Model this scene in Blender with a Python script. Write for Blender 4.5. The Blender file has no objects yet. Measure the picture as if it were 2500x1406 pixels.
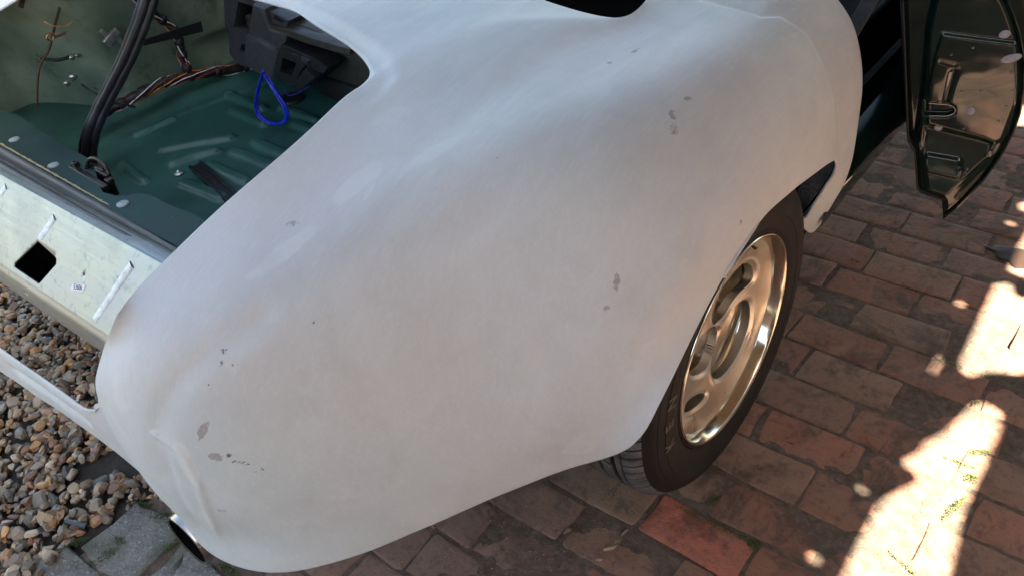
import bpy, bmesh, math, random
import numpy as np
from mathutils import Vector, Matrix, noise
rnd = random.Random(7)
D = {
'cage': {
'V': [[-1.9, -0.8, 0.352], [-1.9, -0.8012, 0.3505], [-1.9, -0.8025, 0.3447], [-1.9, -0.8035, 0.3346], [-1.9, -0.804, 0.3206],
[-1.9, -0.8039, 0.3028], [-1.9, -0.8032, 0.2815], [-1.9, -0.8022, 0.259], [-1.9, -0.8011, 0.2358], [-1.9, -0.8, 0.21], [-1.5, -0.8, 0.35],
[-1.5, -0.8016, 0.3485], [-1.5, -0.8033, 0.3429], [-1.5, -0.8046, 0.3331], [-1.5, -0.8054, 0.3195], [-1.5, -0.8055, 0.3022],
[-1.5, -0.805, 0.2814], [-1.5, -0.8042, 0.2596], [-1.5, -0.8031, 0.2371], [-1.5, -0.802, 0.212], [-1.1961, -0.8, 0.3513],
[-1.2213, -0.8018, 0.3499], [-1.2454, -0.8037, 0.3446], [-1.2664, -0.8052, 0.3355], [-1.2843, -0.8061, 0.3227], [-1.2991, -0.8063, 0.3065],
[-1.3105, -0.8059, 0.2872], [-1.3177, -0.8051, 0.2667], [-1.3214, -0.8041, 0.2457], [-1.3225, -0.803, 0.2222], [-0.9681, -0.8, 0.3746],
[-0.9864, -0.8018, 0.3734], [-1.0039, -0.8037, 0.3689], [-1.0191, -0.8052, 0.3611], [-1.0322, -0.8061, 0.3502], [-1.0429, -0.8063, 0.3364],
[-1.0512, -0.8059, 0.3198], [-1.0564, -0.8051, 0.3024], [-1.0591, -0.8041, 0.2844], [-1.0599, -0.803, 0.2644], [-0.8259, -0.8, 0.3885],
[-0.8406, -0.8021, 0.3874], [-0.8547, -0.8044, 0.3833], [-0.867, -0.806, 0.3763], [-0.8775, -0.8071, 0.3664], [-0.8861, -0.8073, 0.3538],
[-0.8928, -0.8068, 0.3388], [-0.897, -0.8057, 0.323], [-0.8992, -0.8044, 0.3067], [-0.8998, -0.803, 0.2886], [-0.7466, -0.8, 0.4473],
[-0.7488, -0.8014, 0.4444], [-0.7524, -0.8025, 0.4337], [-0.7564, -0.8031, 0.4156], [-0.7604, -0.8029, 0.3913], [-0.764, -0.8021, 0.3625],
[-0.767, -0.8005, 0.331], [-0.7691, -0.7986, 0.3021], [-0.7703, -0.7967, 0.278], [-0.7707, -0.795, 0.262], [-0.6724, -0.8, 0.5484],
[-0.6661, -0.808, 0.5448], [-0.661, -0.8148, 0.5305], [-0.657, -0.8195, 0.5039], [-0.6536, -0.8222, 0.4677], [-0.6509, -0.8225, 0.424],
[-0.6491, -0.8205, 0.3758], [-0.6483, -0.817, 0.3299], [-0.6491, -0.8117, 0.2903], [-0.6509, -0.8022, 0.26], [-0.5978, -0.8, 0.6306],
[-0.5862, -0.8104, 0.6249], [-0.5701, -0.8243, 0.6111], [-0.5569, -0.8343, 0.5827], [-0.5468, -0.8401, 0.5409], [-0.5394, -0.8418, 0.4875],
[-0.5349, -0.8394, 0.4271], [-0.5338, -0.8332, 0.367], [-0.5364, -0.823, 0.3107], [-0.5373, -0.8222, 0.258], [-0.5219, -0.79, 0.7148],
[-0.525, -0.7918, 0.6844], [-0.5002, -0.8067, 0.6686], [-0.4772, -0.8182, 0.6415], [-0.4594, -0.8247, 0.598], [-0.4466, -0.8266, 0.5386],
[-0.439, -0.8238, 0.4694], [-0.4369, -0.816, 0.399], [-0.4389, -0.8047, 0.3294], [-0.4318, -0.8085, 0.258], [-0.531, -0.7448, 0.735],
[-0.4886, -0.7503, 0.7231], [-0.4482, -0.7638, 0.7108], [-0.4146, -0.7735, 0.6866], [-0.3885, -0.7785, 0.6432], [-0.3696, -0.7794, 0.5788],
[-0.358, -0.7763, 0.5023], [-0.3539, -0.7687, 0.4241], [-0.3561, -0.7582, 0.3454], [-0.3554, -0.7617, 0.262], [-0.5216, -0.686, 0.76],
[-0.4631, -0.6879, 0.7511], [-0.4104, -0.6957, 0.7412], [-0.3668, -0.7004, 0.7207], [-0.3323, -0.702, 0.678], [-0.3067, -0.7009, 0.6094],
[-0.2901, -0.6976, 0.5265], [-0.2827, -0.6918, 0.4428], [-0.284, -0.6847, 0.3595], [-0.2902, -0.6881, 0.27], [-0.5131, -0.615, 0.785],
[-0.4429, -0.6109, 0.7753], [-0.3807, -0.6121, 0.7665], [-0.3274, -0.6109, 0.7496], [-0.2841, -0.6084, 0.708], [-0.2511, -0.6053, 0.6355],
[-0.2285, -0.6019, 0.547], [-0.2169, -0.5986, 0.4597], [-0.2161, -0.5951, 0.3751], [-0.2247, -0.5935, 0.285], [-0.4896, -0.5278, 0.82],
[-0.423, -0.5272, 0.7997], [-0.3536, -0.5259, 0.7912], [-0.2907, -0.5217, 0.7781], [-0.2381, -0.517, 0.7379], [-0.1969, -0.5129, 0.6628],
[-0.1679, -0.51, 0.5704], [-0.1517, -0.5085, 0.4814], [-0.1484, -0.5057, 0.3968], [-0.1545, -0.4907, 0.305], [-0.4812, -0.4357, 0.845],
[-0.4047, -0.4432, 0.822], [-0.3263, -0.4447, 0.8153], [-0.2541, -0.4425, 0.8061], [-0.1926, -0.4394, 0.7687], [-0.1436, -0.437, 0.6942],
[-0.1083, -0.4357, 0.6019], [-0.088, -0.4351, 0.5141], [-0.0821, -0.4309, 0.4301], [-0.0819, -0.405, 0.33], [-0.4841, -0.3568, 0.862],
[-0.384, -0.3576, 0.84], [-0.2951, -0.3637, 0.8358], [-0.2161, -0.3679, 0.8308], [-0.1485, -0.3705, 0.7984], [-0.0942, -0.3726, 0.7291],
[-0.0547, -0.3745, 0.6427], [-0.0318, -0.3749, 0.5606], [-0.0238, -0.3717, 0.4799], [-0.012, -0.3638, 0.3742], [-0.5002, -0.294, 0.872],
[-0.3528, -0.2583, 0.852], [-0.2559, -0.2687, 0.85], [-0.1751, -0.281, 0.8487], [-0.107, -0.2909, 0.8228], [-0.0523, -0.2991, 0.7631],
[-0.0126, -0.3049, 0.6878], [0.0102, -0.3069, 0.616], [0.0177, -0.3071, 0.5454], [0.03, -0.3387, 0.4648], [-0.4, -0.08, 0.878],
[-0.2969, -0.1226, 0.8578], [-0.2093, -0.1476, 0.8566], [-0.1336, -0.1667, 0.8572], [-0.0708, -0.1822, 0.8372], [-0.0209, -0.1948, 0.7884],
[0.0151, -0.2039, 0.7263], [0.0351, -0.2071, 0.6663], [0.0398, -0.2061, 0.6095], [0.042, -0.2285, 0.573], [-0.2653, 0.0582, 0.865],
[-0.2402, 0.0205, 0.8572], [-0.1684, -0.0048, 0.8565], [-0.101, -0.0242, 0.856], [-0.0458, -0.0403, 0.8385], [-0.0028, -0.0536, 0.7981],
[0.0276, -0.0634, 0.7467], [0.044, -0.0675, 0.6956], [0.0466, -0.0661, 0.6476], [0.045, -0.0815, 0.6379], [-0.285, 0.19, 0.866],
[-0.2194, 0.1667, 0.8563], [-0.1501, 0.1499, 0.8533], [-0.0884, 0.1357, 0.848], [-0.0388, 0.1235, 0.8279], [-0.0009, 0.1133, 0.7907],
[0.0252, 0.1055, 0.7444], [0.0391, 0.1018, 0.6963], [0.0417, 0.1045, 0.6461], [0.04, 0.1058, 0.613], [-0.28, 0.3, 0.862],
[-0.2199, 0.3123, 0.8555], [-0.1581, 0.3074, 0.8506], [-0.0993, 0.3007, 0.8382], [-0.051, 0.2945, 0.8102], [-0.0142, 0.2892, 0.771],
[0.0102, 0.2851, 0.7242], [0.0239, 0.2832, 0.6741], [0.0284, 0.2874, 0.6168], [0.032, 0.3119, 0.5524], [-0.275, 0.465, 0.85],
[-0.235, 0.465, 0.856], [-0.185, 0.465, 0.852], [-0.125, 0.465, 0.832], [-0.0743, 0.465, 0.7906], [-0.0352, 0.465, 0.7468],
[-0.0106, 0.465, 0.6959], [0.0041, 0.465, 0.6416], [0.0101, 0.465, 0.5791], [0.0115, 0.465, 0.5032], [-0.6004, -0.2361, 0.878],
[-0.5125, -0.0901, 0.881], [-0.4246, 0.056, 0.868], [-0.7197, -0.2082, 0.888], [-0.7199, -0.0541, 0.8895], [-0.72, 0.1, 0.875],
[-0.9031, -0.1708, 0.888], [-0.9265, -0.0354, 0.8895], [-0.95, 0.1, 0.875], [-1.15, -0.215, 0.892], [-1.15, -0.0575, 0.8915],
[-1.15, 0.1, 0.875], [-1.36, -0.215, 0.87], [-1.36, -0.0575, 0.8805], [-1.36, 0.1, 0.875], [0.0324, 0.345, 0.5025], [0.0105, 0.465, 0.456],
[0.0205, 0.342, 0.4667], [0.0032, 0.465, 0.4032], [0.0033, 0.335, 0.4226], [-0.0144, 0.465, 0.3438], [-0.0172, 0.325, 0.3864],
[-0.0463, 0.465, 0.2633]],
'F': [[0, 1, 11, 10], [1, 2, 12, 11], [2, 3, 13, 12], [3, 4, 14, 13], [4, 5, 15, 14], [5, 6, 16, 15], [6, 7, 17, 16], [7, 8, 18, 17],
[8, 9, 19, 18], [10, 11, 21, 20], [11, 12, 22, 21], [12, 13, 23, 22], [13, 14, 24, 23], [14, 15, 25, 24], [15, 16, 26, 25],
[16, 17, 27, 26], [17, 18, 28, 27], [18, 19, 29, 28], [20, 21, 31, 30], [21, 22, 32, 31], [22, 23, 33, 32], [23, 24, 34, 33],
[24, 25, 35, 34], [25, 26, 36, 35], [26, 27, 37, 36], [27, 28, 38, 37], [28, 29, 39, 38], [30, 31, 41, 40], [31, 32, 42, 41],
[32, 33, 43, 42], [33, 34, 44, 43], [34, 35, 45, 44], [35, 36, 46, 45], [36, 37, 47, 46], [37, 38, 48, 47], [38, 39, 49, 48],
[40, 41, 51, 50], [41, 42, 52, 51], [42, 43, 53, 52], [43, 44, 54, 53], [44, 45, 55, 54], [45, 46, 56, 55], [46, 47, 57, 56],
[47, 48, 58, 57], [48, 49, 59, 58], [50, 51, 61, 60], [51, 52, 62, 61], [52, 53, 63, 62], [53, 54, 64, 63], [54, 55, 65, 64],
[55, 56, 66, 65], [56, 57, 67, 66], [57, 58, 68, 67], [58, 59, 69, 68], [60, 61, 71, 70], [61, 62, 72, 71], [62, 63, 73, 72],
[63, 64, 74, 73], [64, 65, 75, 74], [65, 66, 76, 75], [66, 67, 77, 76], [67, 68, 78, 77], [68, 69, 79, 78], [70, 71, 81, 80],
[71, 72, 82, 81], [72, 73, 83, 82], [73, 74, 84, 83], [74, 75, 85, 84], [75, 76, 86, 85], [76, 77, 87, 86], [77, 78, 88, 87],
[78, 79, 89, 88], [80, 81, 91, 90], [81, 82, 92, 91], [82, 83, 93, 92], [83, 84, 94, 93], [84, 85, 95, 94], [85, 86, 96, 95],
[86, 87, 97, 96], [87, 88, 98, 97], [88, 89, 99, 98], [90, 91, 101, 100], [91, 92, 102, 101], [92, 93, 103, 102], [93, 94, 104, 103],
[94, 95, 105, 104], [95, 96, 106, 105], [96, 97, 107, 106], [97, 98, 108, 107], [98, 99, 109, 108], [100, 101, 111, 110],
[101, 102, 112, 111], [102, 103, 113, 112], [103, 104, 114, 113], [104, 105, 115, 114], [105, 106, 116, 115], [106, 107, 117, 116],
[107, 108, 118, 117], [108, 109, 119, 118], [110, 111, 121, 120], [111, 112, 122, 121], [112, 113, 123, 122], [113, 114, 124, 123],
[114, 115, 125, 124], [115, 116, 126, 125], [116, 117, 127, 126], [117, 118, 128, 127], [118, 119, 129, 128], [120, 121, 131, 130],
[121, 122, 132, 131], [122, 123, 133, 132], [123, 124, 134, 133], [124, 125, 135, 134], [125, 126, 136, 135], [126, 127, 137, 136],
[127, 128, 138, 137], [128, 129, 139, 138], [130, 131, 141, 140], [131, 132, 142, 141], [132, 133, 143, 142], [133, 134, 144, 143],
[134, 135, 145, 144], [135, 136, 146, 145], [136, 137, 147, 146], [137, 138, 148, 147], [138, 139, 149, 148], [140, 141, 151, 150],
[141, 142, 152, 151], [142, 143, 153, 152], [143, 144, 154, 153], [144, 145, 155, 154], [145, 146, 156, 155], [146, 147, 157, 156],
[147, 148, 158, 157], [148, 149, 159, 158], [150, 151, 161, 160], [151, 152, 162, 161], [152, 153, 163, 162], [153, 154, 164, 163],
[154, 155, 165, 164], [155, 156, 166, 165], [156, 157, 167, 166], [157, 158, 168, 167], [158, 159, 169, 168], [160, 161, 171, 170],
[161, 162, 172, 171], [162, 163, 173, 172], [163, 164, 174, 173], [164, 165, 175, 174], [165, 166, 176, 175], [166, 167, 177, 176],
[167, 168, 178, 177], [168, 169, 179, 178], [170, 171, 181, 180], [171, 172, 182, 181], [172, 173, 183, 182], [173, 174, 184, 183],
[174, 175, 185, 184], [175, 176, 186, 185], [176, 177, 187, 186], [177, 178, 188, 187], [178, 179, 189, 188], [180, 181, 191, 190],
[181, 182, 192, 191], [182, 183, 193, 192], [183, 184, 194, 193], [184, 185, 195, 194], [185, 186, 196, 195], [186, 187, 197, 196],
[187, 188, 198, 197], [188, 189, 199, 198], [190, 191, 201, 200], [191, 192, 202, 201], [192, 193, 203, 202], [193, 194, 204, 203],
[194, 195, 205, 204], [195, 196, 206, 205], [196, 197, 207, 206], [197, 198, 208, 207], [198, 199, 209, 208], [210, 150, 160, 211],
[211, 160, 170, 212], [213, 210, 211, 214], [214, 211, 212, 215], [216, 213, 214, 217], [217, 214, 215, 218], [219, 216, 217, 220],
[220, 217, 218, 221], [222, 219, 220, 223], [223, 220, 221, 224], [199, 225, 226, 209], [225, 227, 228, 226], [227, 229, 230, 228],
[229, 231, 232, 230]],
'NR': 10,
'jc': 15,
'jk': 17},
'sunholes': [[[0.2875, 0.839], [0.3172, 0.8662], [0.3389, 0.8151], [0.4051, 0.8322], [0.4427, 0.5915], [0.4044, 0.5493], [0.3602, 0.5303],
[0.3234, 0.4889], [0.3066, 0.4978], [0.3008, 0.5324]], [[0.2945, 1.1142], [0.3455, 1.1437], [0.3959, 0.9136], [0.3354, 0.9035],
[0.3, 0.9092]], [[0.2487, 1.2223], [0.286, 1.2784], [0.3023, 1.207], [0.2573, 1.195]], [[0.1177, 1.8093], [0.176, 1.8644], [0.2138, 1.694],
[0.1268, 1.6662]], [[0.359, 0.412], [0.3761, 0.4315], [0.4082, 0.4176], [0.417, 0.3748], [0.415, 0.3012], [0.4187, 0.2651],
[0.4168, 0.218], [0.4198, 0.1247], [0.4277, 0.0441], [0.4364, -0.0267], [0.4438, -0.1105], [0.292, -0.2162], [0.2922, -0.126],
[0.2902, 0.0497], [0.2957, 0.0774], [0.3117, 0.1136], [0.3317, 0.1506], [0.3182, 0.1729], [0.2976, 0.1714], [0.2921, 0.1926],
[0.3068, 0.2174], [0.3111, 0.2585], [0.3351, 0.3043], [0.3524, 0.3759]], [[0.6, -0.35], [0.95, -0.45], [0.95, 0.35], [0.6, 0.25]],
[[0.2546, 0.5221], [0.2613, 0.52], [0.2627, 0.4929], [0.2606, 0.455], [0.2544, 0.4586], [0.2546, 0.4909]]],
'pinholes': [[0.2497, 1.1167, 0.009], [0.2407, 0.7248, 0.0085], [0.2514, 0.0745, 0.007], [0.237, -0.1194, 0.0095]],
'pebbles': [[-0.1674, -0.3283, 0.0075, [0.28, 0.2, 0.13], 3, 'long pale brown pebble lying on its own on the bricks behind the tyre', 1.2, 1.9],
[-0.0737, -0.268, 0.0075, [0.17, 0.15, 0.1], 5, 'greenish grey pebble in the joint at the corner of the red brick', 1.2, 1.6],
[-0.0772, -0.2914, 0.0075, [0.2, 0.13, 0.09], 8, 'dark brown pebble between the cream one and the greenish one', 0.9, 1.3],
[-0.0793, -0.3124, 0.008, [0.42, 0.31, 0.17], 11, 'bright cream pebble in the middle of the row in the joint', 1, 1.7],
[-0.0834, -0.3451, 0.007, [0.34, 0.25, 0.19], 14, 'pinkish cream pebble at the lower end of the row in the joint', 0.9, 1.3],
[-0.3931, -0.4677, 0.005, [0.36, 0.27, 0.18], 17, 'tiny buff pebble at the lower edge of the fender', 0.3, 1.4]],
'moss': [[-0.8764, -0.7734, 0.022, 0.01, 260, 0.8], [-0.7081, -0.7908, 0.03, 0.008, 300, 0.3], [-0.6606, -0.7669, 0.03, 0.008, 300, 0.1],
[-0.9015, -0.8965, 0.03, 0.014, 700, 1.2], [-0.9536, -0.7783, 0.03, 0.008, 300, 0.5], [-0.9002, -0.8553, 0.035, 0.008, 380, 0.2],
[-0.8912, -0.7736, 0.03, 0.01, 400, 0.7], [-0.9886, -0.9155, 0.03, 0.008, 260, 1], [-0.8088, -0.7988, 0.03, 0.008, 300, 1.4],
[0.0671, 0.0125, 0.018, 0.006, 120, 0], [0.0151, -0.1538, 0.05, 0.004, 160, 0.1], [0.0918, -0.1524, 0.06, 0.005, 220, 0.1],
[0.1347, -0.1556, 0.012, 0.012, 160, 1.2], [0.3784, 0.2372, 0.03, 0.004, 200, 0.1], [0.4061, 0.2866, 0.02, 0.008, 260, 0.6],
[0.4089, 0.2092, 0.012, 0.012, 220, 1.2], [0.4038, 0.1251, 0.04, 0.006, 260, 1.35], [0.3841, -0.0519, 0.05, 0.004, 160, -0.4],
[0.2572, 0.505, 0.012, 0.003, 60, 0], [0.3047, 0.5042, 0.06, 0.003, 130, 0], [0.3893, 0.5131, 0.05, 0.003, 130, 0],
[-0.0231, 0.7605, 0.015, 0.006, 80, 0], [0.0251, -0.1065, 0.02, 0.004, 140, 1.1], [0.359, 0.4148, 0.012, 0.005, 90, 1.2]],
'puddle': [[0.2185, 0.9831], [0.2437, 0.9875], [0.2616, 1.0042], [0.3081, 1.0172], [0.3452, 1.0188], [0.3694, 0.9933], [0.3778, 0.9556],
[0.3562, 0.9312], [0.3314, 0.9395], [0.3092, 0.9282], [0.2898, 0.9461], [0.269, 0.9457], [0.2488, 0.968]],
'tube': [[-1.0411, -0.8977, 0.012], [-0.9916, -0.8787, 0.012]],
'drip': [[-0.487, -0.4819, 0.83], [-0.4812, -0.4357, 0.845], [-0.474, -0.3946, 0.857], [-0.4735, -0.365, 0.862], [-0.4715, -0.3359, 0.868],
[-0.484, -0.3043, 0.873], [-0.5182, -0.2798, 0.876], [-0.5742, -0.257, 0.878], [-0.6575, -0.2335, 0.882], [-0.7905, -0.2088, 0.888],
[-0.8911, -0.1835, 0.888], [-1.0348, -0.1501, 0.888], [-1.3106, -0.0861, 0.888]],
'creases': [[[[-0.4398, -0.5308, 0.8022], [-0.3799, -0.4676, 0.8122], [-0.3239, -0.399, 0.8279], [-0.2983, -0.2851, 0.8467],
[-0.2956, -0.162, 0.855], [-0.2862, -0.0572, 0.8609], [-0.2616, 0.0218, 0.8613], [-0.2199, 0.1038, 0.8557]], 0.028, -0.0022],
[[[-1.1966, -0.8055, 0.3044], [-1.1198, -0.806, 0.311], [-0.9957, -0.8066, 0.3292], [-0.8868, -0.8067, 0.3419],
[-0.8456, -0.8033, 0.3332]], 0.012, -0.008], [[[-0.3331, -0.6432, 0.7341], [-0.352, -0.6868, 0.7197], [-0.3767, -0.7333, 0.7015],
[-0.4043, -0.7749, 0.6742], [-0.4269, -0.803, 0.6372], [-0.4502, -0.8234, 0.5865], [-0.4679, -0.834, 0.5178],
[-0.4809, -0.8346, 0.4407]], 0.018, -0.0045], [[[-0.4572, -0.826, 0.5847], [-0.4554, -0.8268, 0.5735], [-0.4287, -0.8176, 0.5598],
[-0.4201, -0.8147, 0.5457], [-0.4192, -0.816, 0.4881], [-0.4367, -0.8166, 0.4003], [-0.47, -0.8142, 0.2983]], 0.0075, 0.0042],
[[[-0.4542, -0.8286, 0.5474], [-0.4624, -0.8324, 0.4932], [-0.478, -0.8311, 0.41], [-0.502, -0.82, 0.3008]], 0.01, -0.0028],
[[[0.0084, -0.3488, 0.4569], [-0.0317, -0.3773, 0.4141], [-0.0814, -0.418, 0.3749], [-0.1348, -0.4771, 0.3502]], 0.03, -0.0015]],
'steps': [[[[-0.2123, 0.1999, 0.845], [-0.1314, 0.235, 0.835], [-0.0596, 0.2601, 0.8], [-0.004, 0.2638, 0.74], [0.0262, 0.2875, 0.66],
[0.0368, 0.324, 0.58]], 0.022, 0.014]],
'wear': [[-0.1887, -0.0324, 0.8563, 0.0046, 0.001, 1, -0.004, 2.4, 0, 0.72],
[-0.2007, -0.0865, 0.8563, 0.0051, 0.685, 0.728, 0.019, 1.2, 0, 0.72],
[-0.2122, -0.2797, 0.8509, 0.0034, 0.924, 0.379, 0.047, 1.1, 1, 0.56],
[-0.0552, -0.1071, 0.8397, 0.0048, 0.475, 0.858, -0.196, 2, 0, 0.66],
[-0.058, -0.1505, 0.8352, 0.0064, -0.349, 0.863, 0.364, 1.6, 0, 0.64],
[-0.0464, -0.1659, 0.8235, 0.0069, -0.488, 0.678, 0.55, 1.7, 0, 0.66], [-0.0326, -0.3369, 0.6786, 0.005, -0.113, 0.367, 0.923, 3, 0, 0.64],
[-0.0359, -0.3556, 0.646, 0.0045, 0.71, 0.681, -0.178, 1.3, 0, 0.64], [0.0437, -0.1274, 0.6761, 0.0055, 0.109, 0.869, -0.482, 1.2, 0, 0.6],
[-0.3956, -0.5631, 0.7843, 0.0068, 0.894, 0.447, 0.041, 1.5, 0, 0.58], [-0.3872, -0.7902, 0.594, 0.0064, 0.386, 0.421, 0.821, 3, 0, 0.76],
[-0.3819, -0.7927, 0.5463, 0.0095, 0.816, 0.577, -0.038, 1.2, 0, 0.76],
[-0.3689, -0.7828, 0.5475, 0.0059, 0.716, 0.621, 0.317, 1.6, 1, 0.56],
[-0.3566, -0.7735, 0.5294, 0.0083, 0.58, 0.497, -0.645, 2.2, 1, 0.53],
[-0.343, -0.7613, 0.5149, 0.0084, 0.69, 0.685, -0.234, 1.6, 1, 0.49], [-0.4088, -0.8072, 0.4245, 0.0045, 0.873, 0.468, 0.135, 2.6, 0, 0.7],
[-0.3715, -0.7287, 0.6933, 0.0072, 0.829, 0.558, -0.03, 1.4, 1, 0.55],
[-0.3692, -0.739, 0.6826, 0.0039, -0.336, 0.543, 0.769, 1.6, 1, 0.61],
[-0.3577, -0.7309, 0.6805, 0.0033, 0.744, 0.652, -0.149, 1, 1, 0.62], [-0.3129, -0.6117, 0.7391, 0.0019, 0.731, 0.665, -0.155, 1, 1, 0.76],
[-0.301, -0.6349, 0.7065, 0.0022, 0.288, 0.845, 0.451, 1.6, 1, 0.76], [-0.3779, -0.7627, 0.6596, 0.002, 0.454, 0.681, 0.575, 1.6, 1, 0.68],
[-0.202, -0.3566, 0.8324, 0.0016, 0.881, 0.472, 0.003, 1, 1, 0.76], [-0.2824, -0.1441, 0.8521, 0.0025, 0.149, 0.987, 0.052, 3, 0, 0.6],
[-0.3919, -0.79, 0.6108, 0.0023, 0.831, 0.557, -0.016, 1, 1, 0.56], [-0.4654, -0.8263, 0.5591, 0.0025, 0.428, 0.099, 0.899, 3, 1, 0.51],
[-0.361, -0.4715, 0.8069, 0.0194, 0.158, 0.964, 0.213, 2.6, 2, 0.65], [-0.2923, -0.3827, 0.8302, 0.017, 0.342, 0.914, 0.218, 3.2, 2, 0.63],
[-0.3741, -0.5965, 0.7706, 0.0145, 0.244, 0.93, 0.275, 5, 2, 0.58], [-0.3957, -0.3544, 0.8426, 0.0243, 0.292, 0.943, 0.162, 1.8, 2, 0.53],
[-0.2766, -0.0262, 0.8573, 0.0203, 0.544, 0.837, -0.056, 3.5, 2, 0.53],
[-0.4258, -0.1069, 0.8792, 0.0274, 0.332, 0.943, 0.023, 2, 2, 0.45], [-0.3326, -0.476, 0.8051, 0.0056, -0.151, 0.946, 0.286, 3.5, 2, 0.65],
[-0.4209, -0.82, 0.5264, 0.0159, -0.003, -0.03, -1, 3.2, 2, 0.78], [-0.4524, -0.8199, 0.382, 0.0148, -0.413, 0.075, -0.908, 3, 2, 0.78],
[-0.0634, -0.398, 0.3954, 0.0287, 0.535, 0.371, 0.759, 1.8, 2, 0.48], [0.0012, -0.3362, 0.535, 0.0237, 0.245, 0.482, 0.841, 3, 2, 0.45],
[-0.0912, 0.027, 0.8535, 0.0393, 0.484, 0.87, -0.096, 2, 2, 0.38], [-0.0031, 0.4049, 0.6975, 0.0248, 0.286, 0.063, -0.956, 3, 2, 0.43],
[-0.4986, -0.8228, 0.6374, 0.0303, 0.442, 0.347, 0.827, 2, 2, 0.48], [-0.3014, -0.709, 0.3916, 0.0509, 0.634, 0.749, 0.191, 3, 2, 0.41]],
'beam': {
'left': [[-1.75, -0.565, 0.588], [-1.75, -0.6, 0.598], [-1.75, -0.612, 0.59], [-1.75, -0.69, 0.48], [-1.75, -0.703, 0.458],
[-1.75, -0.708, 0.44], [-1.75, -0.704, 0.385], [-1.75, -0.69, 0.378]],
'right': [[-0.42, -0.565, 0.588], [-0.42, -0.6, 0.598], [-0.42, -0.612, 0.59], [-0.42, -0.69, 0.485], [-0.42, -0.703, 0.466],
[-0.42, -0.708, 0.448], [-0.42, -0.704, 0.402], [-0.42, -0.69, 0.396]],
'holes': {
'square': [[-1.1529, 0.5318], [-1.0723, 0.524], [-1.1215, 0.4766], [-1.2217, 0.4776]],
'round': [[-0.9766, 0.5294, 0.0045], [-1.2623, 0.5327, 0.0045], [-1.1912, 0.4313, 0.007]]},
'ribs': [[[-0.8395, -0.6216, 0.5807], [-0.8585, -0.6411, 0.5537], [-0.8779, -0.661, 0.526], [-0.898, -0.6809, 0.4983],
[-0.9132, -0.6965, 0.4767]], [[-1.1112, -0.618, 0.5847], [-1.1293, -0.634, 0.5625], [-1.1482, -0.6494, 0.541]], [[-1.3118, -0.614, 0.5893],
[-1.3339, -0.6297, 0.5676], [-1.3584, -0.648, 0.5421]]],
'sticker': [[-1.0044, -0.672, 0.507], [-0.9629, -0.6656, 0.5159], [-0.9671, -0.6748, 0.5032], [-1.0094, -0.6805, 0.4952]]},
'seal': [[-1.5669, -0.548, 0.6174], [-0.7286, -0.548, 0.5805], [-1.4998, -0.592, 0.5905], [-0.6873, -0.592, 0.5855]],
'ledge': [[-1.7325, -0.4424, 0.598], [-1.5943, -0.441, 0.598], [-1.4744, -0.4508, 0.598], [-1.3473, -0.4615, 0.598], [-1.2509, -0.466, 0.598],
[-1.1918, -0.4804, 0.598], [-1.1396, -0.5052, 0.598], [-1.0852, -0.5262, 0.598], [-1.0432, -0.5176, 0.598], [-1.0166, -0.4911, 0.598],
[-0.992, -0.4806, 0.598], [-0.9345, -0.4839, 0.598], [-0.8409, -0.4788, 0.598], [-0.7323, -0.4867, 0.598], [-0.6989, -0.5616, 0.6],
[-0.7883, -0.5576, 0.6], [-1.1111, -0.5543, 0.6], [-1.4814, -0.5412, 0.6], [-1.6126, -0.536, 0.6]],
'ledge_n': 14,
'plugs': [[-1.4838, -0.5079, 0.599], [-1.2829, -0.5228, 0.599], [-1.0046, -0.5301, 0.599]],
'latch': [-1.1731, -0.4948, 0.59],
'ribs': [[-1.4172, -0.2265, -1.3747, -0.1718, 0.02, 0.011], [-1.3747, -0.1718, -1.3121, -0.1063, 0.02, 0.011],
[-1.3321, -0.26, -1.3165, -0.2125, 0.0163, 0.011], [-1.3165, -0.2125, -1.2888, -0.1666, 0.0163, 0.011],
[-1.4308, -0.0068, -1.2903, -0.0142, 0.02, 0.011], [-1.2281, -0.0893, -1.1057, -0.0944, 0.02, 0.011],
[-1.2407, -0.1453, -1.1028, -0.1436, 0.02, 0.011], [-1.2445, -0.2166, -1.1, -0.2195, 0.0175, 0.011],
[-1.2162, 0.0244, -1.0893, 0.0206, 0.02, 0.011], [-1.2251, -0.2988, -1.0927, -0.2931, 0.02, 0.011],
[-1.5513, -0.2232, -1.5411, -0.1195, 0.0125, 0.011], [-1.515, 0.0457, -1.3676, 0.0409, 0.0175, 0.011],
[-1.3159, 0.0672, -1.1811, 0.0618, 0.0175, 0.011], [-1.3242, -0.3437, -1.4431, -0.3248, 0.015, 0.011]],
'seam': [[-1.5879, -0.2947], [-1.4857, 0.135]],
'floor_bolt': [-1.277, -0.2791, 0.452],
'grommets': [[-1.3375, 0.1149, 0.452]],
'crossbars': [[[-1.3811, 0.1612, 0.53], [-0.9256, 0.1015, 0.53], [0.05, 0.05], 'black', 'cross_bar'], [[-1.2743, 0.1774, 0.47],
[-0.9786, 0.1394, 0.47], [0.03, 0.02], 'black', 'floor_bar'], [[-1.4432, 0.126, 0.6], [-0.9182, 0.1126, 0.6],
[0.02, 0.12], 'plastic_brown', 'bulkhead_trim']],
'fittings': [['pipe_clip', 'bolt', [], [[[-1.572, -0.1748, 0.6902], [0.012, 0.045, 0.022], [0.5, 0, 0]], [[-1.572, -0.1879, 0.7054],
[0.008, 0.01, 0.022], [0.5, 0, 0]], [[-1.572, -0.1577, 0.6754], [0.008, 0.01, 0.022], [0.5, 0, 0]]]],
['earth_wire', 'copper', [[[[-1.63, -0.2854, 0.7609], [-1.62, -0.2736, 0.7474], [-1.61, -0.2531, 0.7405],
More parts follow.
